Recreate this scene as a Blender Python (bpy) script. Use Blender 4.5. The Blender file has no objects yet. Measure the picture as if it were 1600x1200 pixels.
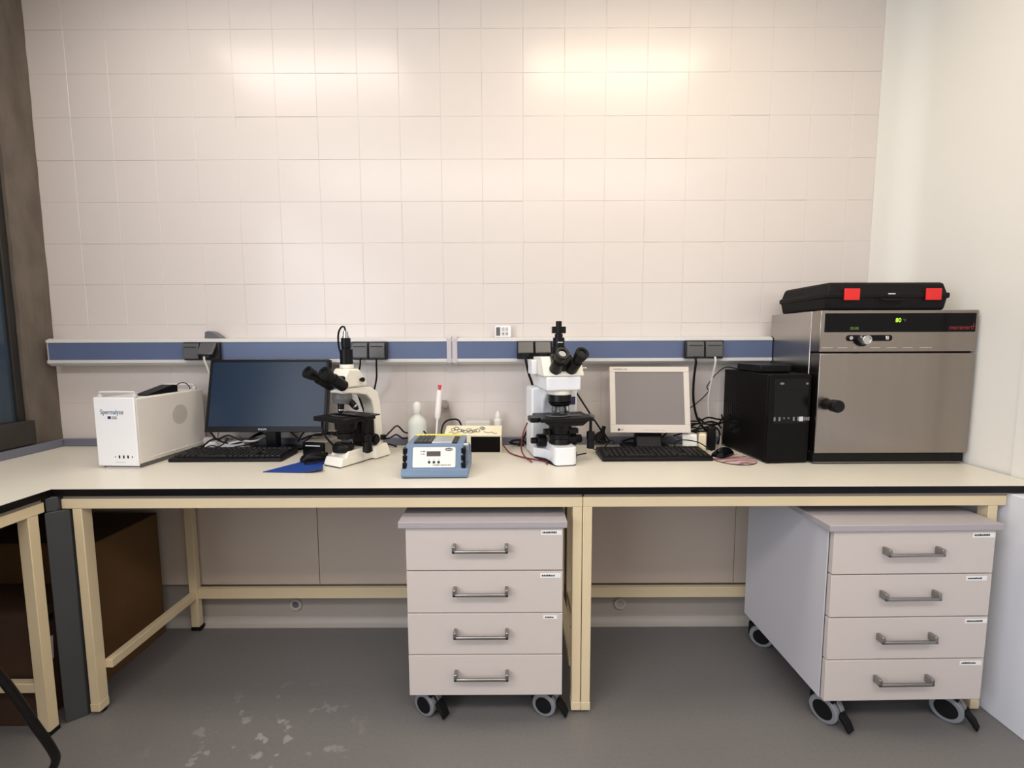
import bpy, bmesh, math, random
from mathutils import Vector, Matrix
PI = math.pi
rad = math.radians
SC = bpy.context.scene
COL = SC.collection
random.seed(4)

# ------------------------------------------------------------------ camera, world, lights, exposure
cam_d = bpy.data.cameras.new('camera')
cam_d.sensor_width = 36.0
cam_d.lens = 36.0 * 725.0 / 1600.0
cam_d.clip_start = 0.05
cam = bpy.data.objects.new('camera', cam_d)
COL.objects.link(cam)
cam.matrix_world = Matrix.Translation((0, 0, 1.433)) @ Matrix.Rotation(PI / 2 - math.atan(68 / 725.0), 4, 'X') @ Matrix.Rotation(-0.0036, 4, 'Z')
SC.camera = cam

world = bpy.data.worlds.new('room_ambient')
SC.world = world
world.use_nodes = True
world.node_tree.nodes['Background'].inputs[0].default_value = (0.93, 0.95, 1.0, 1)
world.node_tree.nodes['Background'].inputs[1].default_value = 0.07

SC.view_settings.view_transform = 'Standard'
SC.view_settings.look = 'None'
SC.view_settings.gamma = 1.0
SC.view_settings.use_curve_mapping = False
SC.view_settings.exposure = -0.05


def area(name, loc, rot, sx, sy, power, color, spread=180):
    d = bpy.data.lights.new(name, 'AREA')
    d.shape = 'RECTANGLE'
    d.size = sx
    d.size_y = sy
    d.energy = power
    d.color = color
    d.spread = rad(spread)
    o = bpy.data.objects.new(name, d)
    o.location = loc
    o.rotation_euler = rot
    COL.objects.link(o)
    return o


# ceiling lamps: a row above the bench front, a row behind it, and one at the back of the room
area('ceiling_lamp', (-1.27, 1.50, 3.19), (0, 0, 0), 1.10, 0.46, 15, (1.0, 0.91, 0.80))
area('ceiling_lamp', (0.66, 1.50, 3.19), (0, 0, 0), 1.10, 0.46, 17.5, (1.0, 0.86, 0.62))
area('ceiling_lamp', (-0.2, -0.55, 3.19), (0, 0, 0), 4.2, 0.60, 76, (1.0, 0.91, 0.88))
# daylight through the room's other window, on the left wall behind the camera
area('window_daylight', (-2.30, -2.1, 1.85), (0, rad(-90), 0), 1.8, 4.6, 140, (0.86, 0.92, 1.0))


# ------------------------------------------------------------------ materials
def lin(c):
    def f(v):
        v /= 255.0
        return v / 12.92 if v <= 0.04045 else ((v + 0.055) / 1.055) ** 2.4
    return (f(c[0]), f(c[1]), f(c[2]), 1.0)


MATS = {}


def mat(name, rgb, rough=0.5, metal=0.0, var=0.0, vscale=8.0, bump=0.0, bscale=60.0, emit=None, estr=0.0,
        trans=0.0, ior=1.45, coat=0.0, stretch=None, rvar=0.0):
    m = bpy.data.materials.new(name)
    m.use_nodes = True
    nt = m.node_tree
    b = nt.nodes['Principled BSDF']
    c = lin(rgb)
    b.inputs['Base Color'].default_value = c
    b.inputs['Roughness'].default_value = rough
    b.inputs['Metallic'].default_value = metal
    b.inputs['IOR'].default_value = ior
    if trans:
        b.inputs['Transmission Weight'].default_value = trans
    if coat:
        b.inputs['Coat Weight'].default_value = coat
        b.inputs['Coat Roughness'].default_value = 0.1
    if emit:
        b.inputs['Emission Color'].default_value = lin(emit)
        b.inputs['Emission Strength'].default_value = estr
    tc = nt.nodes.new('ShaderNodeTexCoord')
    mp = nt.nodes.new('ShaderNodeMapping')
    nt.links.new(tc.outputs['Object'], mp.inputs[0])
    if stretch:
        mp.inputs['Scale'].default_value = stretch
    if var or rvar:
        n = nt.nodes.new('ShaderNodeTexNoise')
        n.inputs['Scale'].default_value = vscale
        n.inputs['Detail'].default_value = 6
        nt.links.new(mp.outputs[0], n.inputs['Vector'])
        if var:
            mx = nt.nodes.new('ShaderNodeMix')
            mx.data_type = 'RGBA'
            mx.inputs['A'].default_value = tuple(max(0, v * (1 - var)) for v in c[:3]) + (1,)
            mx.inputs['B'].default_value = tuple(min(1, v * (1 + var)) for v in c[:3]) + (1,)
            nt.links.new(n.outputs['Fac'], mx.inputs['Factor'])
            nt.links.new(mx.outputs['Result'], b.inputs['Base Color'])
        if rvar:
            mr = nt.nodes.new('ShaderNodeMapRange')
            mr.inputs[3].default_value = max(0.02, rough - rvar)
            mr.inputs[4].default_value = rough + rvar
            nt.links.new(n.outputs['Fac'], mr.inputs[0])
            nt.links.new(mr.outputs[0], b.inputs['Roughness'])
    if bump:
        n2 = nt.nodes.new('ShaderNodeTexNoise')
        n2.inputs['Scale'].default_value = bscale
        n2.inputs['Detail'].default_value = 4
        nt.links.new(mp.outputs[0], n2.inputs['Vector'])
        bp = nt.nodes.new('ShaderNodeBump')
        bp.inputs['Strength'].default_value = bump
        bp.inputs['Distance'].default_value = 0.003
        nt.links.new(n2.outputs['Fac'], bp.inputs['Height'])
        nt.links.new(bp.outputs[0], b.inputs['Normal'])
    MATS[name] = m
    return m


mat('tile', (217, 209, 205), 0.23, var=0.02, vscale=2.0, bump=0.05, bscale=9, coat=0.0)
mat('plaster', (228, 226, 221), 0.75, var=0.015, vscale=1.5, bump=0.12, bscale=40)
mat('box_out', (222, 224, 232), 0.6, var=0.04, vscale=3, bump=0.25, bscale=30)
mat('far_wall', (150, 138, 126), 0.85, var=0.05)
mat('ceiling_paint', (236, 232, 224), 0.9, var=0.01)
mat('concrete', (104, 95, 86), 0.9, var=0.6, vscale=7, bump=0.8, bscale=35, stretch=(1.6, 1.6, 0.6))
mat('dark_sill', (52, 48, 45), 0.8, var=0.3, vscale=10, bump=0.5, bscale=40)
mat('window_metal', (38, 35, 33), 0.55, var=0.1)
mat('dark_glass', (52, 66, 80), 0.12, var=0.1, vscale=1.2)
mat('skirting_grey', (164, 156, 148), 0.6, var=0.04, vscale=5)
mat('cove_grey', (176, 170, 163), 0.5, var=0.03)
mat('back_panel', (206, 190, 176), 0.55, var=0.03, vscale=3)
mat('laminate', (222, 217, 204), 0.32, var=0.015, vscale=4, rvar=0.05)
mat('black_edge', (14, 12, 13), 0.35, var=0.2)
mat('blue_grey', (112, 115, 130), 0.45, var=0.05)
mat('cream_steel', (222, 204, 168), 0.42, var=0.04, vscale=6)
mat('slate_panel', (62, 64, 65), 0.6, var=0.1, vscale=4)
mat('rubber', (18, 18, 18), 0.7, var=0.2)
mat('alu', (206, 206, 206), 0.38, var=0.03)
mat('warm_grey', (150, 140, 132), 0.5, var=0.03)
mat('trunk_blue', (90, 103, 136), 0.4, var=0.04)
mat('joint_grey', (190, 184, 190), 0.45, var=0.03)
mat('outlet_black', (40, 40, 42), 0.38, var=0.1)
mat('outlet_cover', (84, 84, 86), 0.35, var=0.08)
mat('cable_black', (14, 14, 15), 0.45, var=0.2)
mat('cable_white', (214, 212, 205), 0.5, var=0.05)
mat('cable_red', (120, 26, 34), 0.45, var=0.1)
mat('cabinet_white', (208, 198, 192), 0.42, var=0.02, vscale=4)
mat('cabinet_side', (206, 204, 210), 0.42, var=0.02, vscale=4)
mat('cabinet_top', (170, 164, 168), 0.45, var=0.04, vscale=30)
mat('cabinet_dark', (60, 56, 56), 0.6, var=0.1)
mat('handle_steel', (150, 148, 146), 0.32, metal=0.9, var=0.05)
mat('paper', (240, 240, 238), 0.6, var=0.02)
mat('ink', (30, 30, 34), 0.6, var=0.1)
mat('wheel_grey', (126, 128, 134), 0.5, var=0.06)
mat('cardboard', (98, 70, 38), 0.85, var=0.12, vscale=7, bump=0.2, bscale=80)
mat('cardboard_red', (66, 44, 30), 0.85, var=0.12, vscale=7, bump=0.2)
mat('white_plastic', (238, 238, 240), 0.35, var=0.01, vscale=5)
mat('offwhite_side', (226, 222, 216), 0.4, var=0.02)
mat('vent_grey', (196, 190, 184), 0.5, var=0.05, vscale=60)
mat('teal_ink', (44, 92, 122), 0.5, var=0.05)
mat('dark_blue_ink', (30, 50, 80), 0.5, var=0.05)
mat('black_plastic', (17, 17, 19), 0.35, var=0.15, vscale=12)
mat('black_gloss', (14, 14, 16), 0.14, var=0.1)
mat('screen_dark', (34, 48, 68), 0.24, var=0.03)  # bluish reflection put into the screen's base colour
mat('screen_grey', (132, 126, 124), 0.30, var=0.02)
mat('lg_beige', (214, 205, 196), 0.4, var=0.02)
mat('key_black', (27, 26, 26), 0.42, var=0.1)
mat('keyboard_body', (18, 17, 18), 0.42, var=0.1)
mat('silver', (200, 200, 202), 0.25, metal=1.0, var=0.04)
mat('silver_ink', (206, 208, 214), 0.4, var=0.03)
mat('mat_blue', (22, 62, 142), 0.7, var=0.06, vscale=20, bump=0.2, bscale=300)
mat('mat_under', (66, 62, 64), 0.8, var=0.08)
mat('scope_white', (240, 236, 224), 0.32, var=0.015)
mat('scope_cool', (232, 234, 238), 0.34, var=0.015)
mat('scope_grey', (96, 96, 98), 0.4, var=0.05)
mat('scope_black', (17, 16, 17), 0.38, var=0.15)
mat('lens_glass', (70, 74, 80), 0.08, metal=0.8, var=0.1)
mat('badge_blue', (40, 44, 92), 0.3, var=0.1)
mat('bath_blue', (112, 133, 160), 0.4, var=0.03)
mat('panel_cream', (238, 234, 226), 0.4, var=0.01)
mat('display_dark', (92, 82, 82), 0.2, var=0.05)
mat('button_grey', (56, 54, 56), 0.4, var=0.1)
mat('block_dark', (34, 32, 34), 0.45, var=0.2)
mat('block_alu', (196, 200, 206), 0.35, metal=0.5, var=0.08, vscale=20)
mat('yellow_strip', (236, 226, 110), 0.5, var=0.04)
mat('box_cream', (238, 230, 202), 0.5, var=0.02)
mat('box_black', (14, 12, 12), 0.5, var=0.2)
mat('doodle', (88, 92, 84), 0.6, var=0.3, vscale=40)
mat('bottle_plastic', (236, 234, 228), 0.35, trans=0.12, ior=1.3, var=0.02)
mat('bottle_water', (222, 226, 220), 0.35, trans=0.12, ior=1.3, var=0.02)
mat('clear_plastic', (232, 230, 226), 0.2, trans=0.4, ior=1.15, var=0.01)
mat('stand_clear', (152, 143, 135), 0.25, trans=0.05, ior=1.3, var=0.02)
mat('pip_white', (236, 234, 232), 0.35, var=0.01)
mat('pip_red', (214, 60, 84), 0.4, var=0.03)
mat('pc_black', (12, 11, 12), 0.42, var=0.15, vscale=20)
mat('pc_front', (13, 13, 14), 0.2, var=0.1)
mat('port_grey', (120, 120, 122), 0.4, var=0.1)
mat('steel', (152, 144, 137), 0.25, metal=1.0, var=0.05, vscale=30, stretch=(1, 1, 0.05), bump=0.03, bscale=120)
mat('steel_side', (172, 167, 162), 0.24, metal=1.0, var=0.04, vscale=30, stretch=(1, 1, 0.05))
mat('case_black', (18, 17, 18), 0.55, var=0.12, vscale=30, bump=0.25, bscale=220)
mat('latch_red', (226, 38, 38), 0.4, var=0.03)
mat('brand_red', (150, 44, 46), 0.5, var=0.03)
mat('led_green', (60, 90, 20), 0.4, emit=(190, 255, 60), estr=1.6)
mat('led_dim', (60, 80, 40), 0.4, emit=(130, 170, 80), estr=0.35)
mat('grey_box', (172, 164, 156), 0.5, var=0.03)
mat('adapter_cream', (226, 214, 184), 0.4, var=0.03)
mat('chair_black', (24, 22, 22), 0.25, var=0.1)
mat('chair_seat', (36, 34, 36), 0.8, var=0.1)


for n_, v_ in (('black_plastic', .22), ('black_gloss', .16), ('scope_black', .25), ('pc_black', .15), ('pc_front', .25), ('case_black', .2), ('rubber', .2),
               ('keyboard_body', .22), ('key_black', .25), ('outlet_black', .3), ('box_black', .1), ('black_edge', .2), ('cable_black', .3), ('screen_dark', .28), ('chair_black', .3)):
    MATS[n_].node_tree.nodes['Principled BSDF'].inputs['Specular IOR Level'].default_value = v_


def floor_material():
    m = bpy.data.materials.new('floor_vinyl')
    m.use_nodes = True
    nt = m.node_tree
    b = nt.nodes['Principled BSDF']
    tc = nt.nodes.new('ShaderNodeTexCoord')
    n1 = nt.nodes.new('ShaderNodeTexNoise'); n1.inputs['Scale'].default_value = 90; n1.inputs['Detail'].default_value = 6
    nt.links.new(tc.outputs['Object'], n1.inputs['Vector'])
    r1 = nt.nodes.new('ShaderNodeMix'); r1.data_type = 'RGBA'
    r1.inputs['A'].default_value = lin((106, 104, 103)); r1.inputs['B'].default_value = lin((121, 118, 116))
    nt.links.new(n1.outputs['Fac'], r1.inputs['Factor'])
    # paler blotches inside one round area
    n2 = nt.nodes.new('ShaderNodeTexNoise'); n2.inputs['Scale'].default_value = 15; n2.inputs['Detail'].default_value = 3
    nt.links.new(tc.outputs['Object'], n2.inputs['Vector'])
    m2 = nt.nodes.new('ShaderNodeMapRange'); m2.inputs[1].default_value = 0.60; m2.inputs[2].default_value = 0.64
    nt.links.new(n2.outputs['Fac'], m2.inputs[0])
    dist = nt.nodes.new('ShaderNodeVectorMath'); dist.operation = 'DISTANCE'
    dist.inputs[1].default_value = (-0.90, 1.46, 0.0)
    nt.links.new(tc.outputs['Object'], dist.inputs[0])
    m3 = nt.nodes.new('ShaderNodeMapRange'); m3.inputs[1].default_value = 0.15; m3.inputs[2].default_value = 0.42
    m3.inputs[3].default_value = 1.0; m3.inputs[4].default_value = 0.0
    nt.links.new(dist.outputs['Value'], m3.inputs[0])
    mu = nt.nodes.new('ShaderNodeMath'); mu.operation = 'MULTIPLY'
    nt.links.new(m2.outputs[0], mu.inputs[0]); nt.links.new(m3.outputs[0], mu.inputs[1])
    mu2 = nt.nodes.new('ShaderNodeMath'); mu2.operation = 'MULTIPLY'; mu2.inputs[1].default_value = 0.26
    nt.links.new(mu.outputs[0], mu2.inputs[0])
    r2 = nt.nodes.new('ShaderNodeMix'); r2.data_type = 'RGBA'
    r2.inputs['B'].default_value = lin((214, 208, 200))
    nt.links.new(r1.outputs['Result'], r2.inputs['A']); nt.links.new(mu2.outputs[0], r2.inputs['Factor'])
    nt.links.new(r2.outputs['Result'], b.inputs['Base Color'])
    b.inputs['Roughness'].default_value = 0.45
    MATS['floor_vinyl'] = m


floor_material()


def swirl_material():
    m = bpy.data.materials.new('mat_swirl')
    m.use_nodes = True
    nt = m.node_tree
    b = nt.nodes['Principled BSDF']
    tc = nt.nodes.new('ShaderNodeTexCoord')
    w = nt.nodes.new('ShaderNodeTexWave'); w.wave_type = 'RINGS'
    w.inputs['Scale'].default_value = 5; w.inputs['Distortion'].default_value = 16; w.inputs['Detail'].default_value = 3
    nt.links.new(tc.outputs['Object'], w.inputs['Vector'])
    cr = nt.nodes.new('ShaderNodeValToRGB')
    cr.color_ramp.elements[0].color = lin((128, 98, 96)); cr.color_ramp.elements[1].color = lin((214, 184, 178))
    e = cr.color_ramp.elements.new(0.5); e.color = lin((186, 152, 160))
    nt.links.new(w.outputs['Fac'], cr.inputs[0]); nt.links.new(cr.outputs[0], b.inputs['Base Color'])
    b.inputs['Roughness'].default_value = 0.6
    MATS['mat_swirl'] = m


swirl_material()


# ------------------------------------------------------------------ mesh helpers
def bez(pts, n=8):
    """Catmull-Rom through points"""
    P = [Vector(p) for p in pts]
    if len(P) < 3:
        return P
    out = []
    for i in range(len(P) - 1):
        p0 = P[i - 1] if i > 0 else P[0] * 2 - P[1]
        p1, p2 = P[i], P[i + 1]
        p3 = P[i + 2] if i + 2 < len(P) else P[-1] * 2 - P[-2]
        for k in range(n):
            t = k / n
            out.append(0.5 * ((2 * p1) + (p2 - p0) * t + (2 * p0 - 5 * p1 + 4 * p2 - p3) * t * t + (3 * p1 - p0 - 3 * p2 + p3) * t ** 3))
    out.append(P[-1])
    return out


class MB:
    def __init__(s):
        s.bm = bmesh.new()

    def _tf(s, vs, M):
        if M is not None:
            bmesh.ops.transform(s.bm, matrix=M, verts=vs)

    def box(s, x0, x1, y0, y1, z0, z1, M=None):
        v = [s.bm.verts.new(p) for p in ((x0, y0, z0), (x1, y0, z0), (x1, y1, z0), (x0, y1, z0), (x0, y0, z1), (x1, y0, z1), (x1, y1, z1), (x0, y1, z1))]
        for f in ((3, 2, 1, 0), (4, 5, 6, 7), (0, 1, 5, 4), (1, 2, 6, 5), (2, 3, 7, 6), (3, 0, 4, 7)):
            s.bm.faces.new([v[i] for i in f])
        s._tf(v, M)
        return s

    def frustum(s, b, z0, t, z1, M=None):
        """b, t = (x0,x1,y0,y1) rectangles at z0 and z1"""
        v = [s.bm.verts.new(p) for p in ((b[0], b[2], z0), (b[1], b[2], z0), (b[1], b[3], z0), (b[0], b[3], z0), (t[0], t[2], z1), (t[1], t[2], z1), (t[1], t[3], z1), (t[0], t[3], z1))]
        for f in ((3, 2, 1, 0), (4, 5, 6, 7), (0, 1, 5, 4), (1, 2, 6, 5), (2, 3, 7, 6), (3, 0, 4, 7)):
            s.bm.faces.new([v[i] for i in f])
        s._tf(v, M)
        return s

    def cyl(s, p0, p1, r0, r1=None, seg=24, caps=True):
        r1 = r0 if r1 is None else r1
        p0, p1 = Vector(p0), Vector(p1)
        d = (p1 - p0).normalized()
        a = d.orthogonal().normalized()
        b = d.cross(a)
        A, B = [], []
        for i in range(seg):
            t = 2 * PI * i / seg
            u = a * math.cos(t) + b * math.sin(t)
            A.append(s.bm.verts.new(p0 + u * r0)); B.append(s.bm.verts.new(p1 + u * r1))
        for i in range(seg):
            j = (i + 1) % seg
            s.bm.faces.new((A[i], A[j], B[j], B[i]))
        if caps:
            s.bm.faces.new(A[::-1]); s.bm.faces.new(B)
        return s

    def lathe(s, prof, c=(0, 0, 0), seg=32, M=None):
        """prof = [(r,z)...] bottom to top, about the z axis through c"""
        rings = []
        allv = []
        for r, z in prof:
            if r < 1e-6:
                v = [s.bm.verts.new((c[0], c[1], c[2] + z))]
            else:
                v = [s.bm.verts.new((c[0] + r * math.cos(2 * PI * i / seg), c[1] + r * math.sin(2 * PI * i / seg), c[2] + z)) for i in range(seg)]
            rings.append(v); allv += v
        for A, B in zip(rings, rings[1:]):
            for i in range(seg):
                j = (i + 1) % seg
                if len(A) == 1 and len(B) == 1:
                    continue
                if len(A) == 1:
                    s.bm.faces.new((A[0], B[j], B[i]))
                elif len(B) == 1:
                    s.bm.faces.new((A[i], A[j], B[0]))
                else:
                    s.bm.faces.new((A[i], A[j], B[j], B[i]))
        if len(rings[0]) > 1:
            s.bm.faces.new(rings[0][::-1])
        if len(rings[-1]) > 1:
            s.bm.faces.new(rings[-1])
        s._tf(allv, M)
        return s

    def prism(s, poly, axis, lo, hi, M=None):
        """poly of 2-D points; axis 'x': (y,z), 'y': (x,z), 'z': (x,y)"""
        def P(p, h):
            return {'x': (h, p[0], p[1]), 'y': (p[0], h, p[1]), 'z': (p[0], p[1], h)}[axis]
        A = [s.bm.verts.new(P(p, lo)) for p in poly]
        B = [s.bm.verts.new(P(p, hi)) for p in poly]
        n = len(poly)
        s.bm.faces.new(A[::-1]); s.bm.faces.new(B)
        for i in range(n):
            j = (i + 1) % n
            s.bm.faces.new((A[i], A[j], B[j], B[i]))
        s._tf(A + B, M)
        return s

    def tube(s, pts, r, seg=10, smooth=True, n=8):
        P = bez(pts, n) if smooth else [Vector(p) for p in pts]
        up = None
        rings = []
        for i, p in enumerate(P):
            d = (P[min(i + 1, len(P) - 1)] - P[max(i - 1, 0)])
            if d.length < 1e-9:
                continue
            d.normalize()
            if up is None:
                up = d.orthogonal().normalized()
            up = (up - d * up.dot(d))
            up = up.normalized() if up.length > 1e-6 else d.orthogonal().normalized()
            b = d.cross(up)
            rings.append([s.bm.verts.new(p + (up * math.cos(2 * PI * k / seg) + b * math.sin(2 * PI * k / seg)) * r) for k in range(seg)])
        for A, B in zip(rings, rings[1:]):
            for i in range(seg):
                j = (i + 1) % seg
                s.bm.faces.new((A[i], A[j], B[j], B[i]))
        s.bm.faces.new(rings[0][::-1]); s.bm.faces.new(rings[-1])
        return s

    def ring(s, c, ax, ro, ri, h, seg=28):
        """flat annulus with thickness, along direction ax from c"""
        c = Vector(c); d = Vector(ax).normalized(); a = d.orthogonal().normalized(); b = d.cross(a)
        L = []
        for (r, z) in ((ro, 0), (ro, h), (ri, h), (ri, 0)):
            L.append([s.bm.verts.new(c + d * z + (a * math.cos(2 * PI * i / seg) + b * math.sin(2 * PI * i / seg)) * r) for i in range(seg)])
        for q in range(4):
            A, B = L[q], L[(q + 1) % 4]
            for i in range(seg):
                j = (i + 1) % seg
                s.bm.faces.new((A[i], A[j], B[j], B[i]))
        return s


def obj(name, mb, material, parent=None, bevel=0.0, segs=2, smooth=35, loc=None, rotz=None):
    bm = mb.bm
    bmesh.ops.recalc_face_normals(bm, faces=bm.faces)
    me = bpy.data.meshes.new(name)
    bm.to_mesh(me)
    bm.free()
    me.materials.append(MATS[material])
    for p in me.polygons:
        p.use_smooth = True
    me.set_sharp_from_angle(angle=rad(smooth))
    o = bpy.data.objects.new(name, me)
    COL.objects.link(o)
    if parent is not None:
        o.parent = parent
    if bevel:
        bv = o.modifiers.new('edge_bevel', 'BEVEL')
        bv.width = bevel
        bv.segments = segs
        bv.limit_method = 'ANGLE'
        bv.angle_limit = rad(32)
        bv.harden_normals = False
    if loc is not None:
        o.location = loc
    if rotz is not None:
        o.rotation_euler = (0, 0, rotz)
    return o


def thing(name, label, cat, loc=(0, 0, 0), rotz=0.0, group=None):
    o = bpy.data.objects.new(name, None)
    o.empty_display_size = 0.05
    COL.objects.link(o)
    o.location = loc
    o.rotation_euler = (0, 0, rotz)
    return tag(o, label, cat, group)


def tag(o, label, cat, group=None):
    o['label'] = label
    o['category'] = cat
    if group:
        o['group'] = group
    return o


def struct(name, mb, m, bevel=0.0, parent=None):
    o = obj(name, mb, m, parent, bevel)
    if parent is None:
        o['kind'] = 'structure'
    return o


def text(name, body, size, material, parent, loc, rot=(PI / 2, 0, 0), align='CENTER', depth=0.0006, sx=1.0, spacing=1.0):
    cu = bpy.data.curves.new(name, 'FONT')
    cu.body = body
    cu.size = size
    cu.align_x = align
    cu.align_y = 'CENTER'
    cu.extrude = depth
    cu.space_character = spacing
    tmp = bpy.data.objects.new('tmp_text', cu)
    COL.objects.link(tmp)
    dg = bpy.context.evaluated_depsgraph_get()
    me = bpy.data.meshes.new_from_object(tmp.evaluated_get(dg))
    bpy.data.objects.remove(tmp)
    bpy.data.curves.remove(cu)
    me.name = name
    me.materials.clear()
    me.materials.append(MATS[material])
    o = bpy.data.objects.new(name, me)
    COL.objects.link(o)
    o.parent = parent
    o.location = loc
    o.rotation_euler = rot
    o.scale = (sx, 1, 1)
    return o


def copy_tree(o, parent=None):
    c = o.copy()
    COL.objects.link(c)
    if parent is not None:
        c.parent = parent
    for ch in list(o.children):
        copy_tree(ch, c)
    return c


def roundrect(x0, x1, y0, y1, r, n=6):
    pts = []
    for cx, cy, a0 in ((x1 - r, y0 + r, -90), (x1 - r, y1 - r, 0), (x0 + r, y1 - r, 90), (x0 + r, y0 + r, 180)):
        for k in range(n + 1):
            a = rad(a0 + 90 * k / n)
            pts.append((cx + r * math.cos(a), cy + r * math.sin(a)))
    return pts


# ------------------------------------------------------------------ the room
WY = 2.366          # tiled wall
LX = -2.327         # left wall
RX = 1.955          # right wall
TOP = 0.9004         # bench top
FY = 1.650          # bench front edge
CEIL = 3.22

struct('floor', MB().box(-3.2, 3.0, -4.8, 2.6, -0.08, 0.0), 'floor_vinyl')
struct('wall_front', MB().box(-2.6, 2.2, -4.8, -4.7, 0.0, CEIL), 'far_wall')
struct('ceiling', MB().box(-3.2, 3.0, -4.8, 2.6, CEIL, CEIL + 0.1), 'ceiling_paint')

# tiled wall: 20 cm tiles with slightly uneven faces, a plastered strip to the right
wb = MB()
wb.box(-2.6, 2.2, WY + 0.0024, WY + 0.16, -0.0, CEIL)
tx = [0.058 + 0.2 * k for k in range(-12, 10)]
tz = [0.718 + 0.2 * k for k in range(0, 14)]
for i in range(len(tx) - 1):
    for k in range(len(tz) - 1):
        x0, x1 = max(tx[i], LX + 0.002), min(tx[i + 1], 1.787)
        z0, z1 = tz[k], min(tz[k + 1], CEIL)
        if x1 - x0 < 0.02 or z1 - z0 < 0.02:
            continue
        g = 0.0006
        M = Matrix.Translation(((x0 + x1) / 2, WY, (z0 + z1) / 2)) @ Matrix.Rotation(random.gauss(0, 0.0028), 4, 'Z') @ Matrix.Rotation(random.gauss(0, 0.0028), 4, 'X')
        hx, hz = (x1 - x0) / 2 - g, (z1 - z0) / 2 - g
        b = 0.0014
        v = [wb.bm.verts.new(M @ Vector(p)) for p in ((-hx, 0.0025, -hz), (hx, 0.0025, -hz), (hx, 0.0025, hz), (-hx, 0.0025, hz),
                                                     (-hx + b, 0.0009, -hz + b), (hx - b, 0.0009, -hz + b), (hx - b, 0.0009, hz - b), (-hx + b, 0.0009, hz - b))]
        for f in ((4, 5, 6, 7), (0, 1, 5, 4), (1, 2, 6, 5), (2, 3, 7, 6), (3, 0, 4, 7)):
            wb.bm.faces.new([v[q] for q in f])
ob = struct('wall_back', wb, 'tile')
for p in ob.data.polygons:
    p.use_smooth = False

# right wall with a rounded inner corner; below the bench it is boxed out
rw = MB()
arc = [(1.787, WY - 0.001)]
for k in range(9):
    a = rad(90 - 90 * k / 8)
    arc.append((RX - 0.10 + 0.10 * math.cos(a), WY - 0.101 + 0.10 * math.sin(a)))
poly = arc + [(RX, 1.775), (RX - 0.008, 1.77), (RX - 0.008, -4.7), (2.15, -4.7), (2.15, WY + 0.003), (1.787, WY + 0.003)]
rw.prism(poly[::-1], 'z', 0.0, CEIL)
ob = struct('wall_right', rw, 'plaster')
rb = MB()
rb.prism([(1.825, 2.25), (1.825, 1.535), (1.832, 1.53), (1.832, 1.49), (1.838, 1.485), (1.838, 0.2), (RX - 0.004, 0.2), (RX - 0.004, 2.25)], 'z', 0.0, 0.868)
struct('trim_1', rb, 'box_out', 0.004)

# left wall: bare concrete pillar by the corner, then the window bay
lw = MB()
lw.box(LX - 0.25, LX, 2.212, WY + 0.003, 0.0, CEIL)             # pillar
lw.box(LX - 0.25, LX - 0.014, 0.30, 2.212, 0.0, 0.935)                  # parapet below the window
lw.box(LX - 0.25, LX, 0.30, 2.212, 2.75, CEIL)                  # lintel
lw.box(LX - 0.25, LX, -4.7, 0.30, 0.0, CEIL)
bmesh.ops.subdivide_edges(lw.bm, edges=[e for e in lw.bm.edges if abs(e.verts[0].co.z - e.verts[1].co.z) > 1], cuts=40, use_grid_fill=True)
for v in lw.bm.verts:
    if v.co.y > 2.0 and v.co.x > LX - 0.01 and 0.95 < v.co.z < CEIL - .01:
        v.co.y += random.uniform(-0.003, 0.003) if v.co.y < 2.3 else 0
        v.co.x += random.uniform(-0.002, 0.002)
struct('wall_left', lw, 'concrete')
w1 = bpy.data.objects.new('window_1', None)
COL.objects.link(w1); w1['kind'] = 'structure'
w1.location = (LX - 0.03, 1.25, 0.935)
fr = MB()
for (y0, y1, z0, z1) in ((0.928, 0.96, 0.0, 1.81), (-0.95, -0.90, 0.0, 1.81), (-0.90, 0.928, 0.10, 0.125), (-0.90, 0.928, 1.76, 1.81), (-0.03, 0.03, 0.125, 1.76)):
    fr.box(-0.02, 0.015, y0, y1, z0, z1)
obj('window_frame', fr, 'window_metal', w1, 0.004)
obj('window_pane', MB().box(-0.012, -0.001, -0.90, 0.928, 0.125, 1.76), 'dark_glass', w1)
struct('trim_2', MB().box(LX - 0.012, LX + 0.012, 0.35, 2.228, 0.9405, 1.058), 'dark_sill', 0.006)

# service plinth wall below the bench with a vinyl skirting coved onto the floor
struct('trim_3', MB().box(-2.32, 1.822, 2.252, 2.362, 0.0, 0.866), 'skirting_grey')
cv = MB()
cv.prism([(2.2515, 0.0), (2.205, 0.0), (2.225, 0.008), (2.2375, 0.022), (2.2395, 0.034), (2.2515, 0.036)], 'x', -2.30, 1.82)
struct('baseboard_back', cv, 'cove_grey')
for k, x in enumerate((-1.105, 0.546)):
    t = thing('round_outlet', ('round grey pipe outlet in the plinth under the left half of the bench', 'round grey pipe outlet in the plinth behind the twin bench legs, right side')[k],
              'outlet', (x, 2.2518, 0.098), group='round outlets in the plinth')
    obj('flange', MB().ring((0, 0, 0), (0, -1, 0), 0.031, 0.017, 0.009), 'cove_grey', t, 0.002)
    obj('plug_cap', MB().cyl((0, 0, 0), (0, -0.006, 0), 0.0168), 'scope_grey' if k == 0 else 'skirting_grey', t)

# ------------------------------------------------------------------ worktop and bench frames
t = thing('worktop', 'L-shaped cream laboratory worktop with thick black edge running along both walls', 'worktop', (0, FY, 0.872))
L = [(LX + 0.003, WY - 0.004), (RX - 0.012, WY - 0.004), (RX - 0.012, FY), (-1.682, FY), (-1.682, 0.2), (LX + 0.003, 0.2)]
Lr = [(x, y - FY) for x, y in L]
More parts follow.
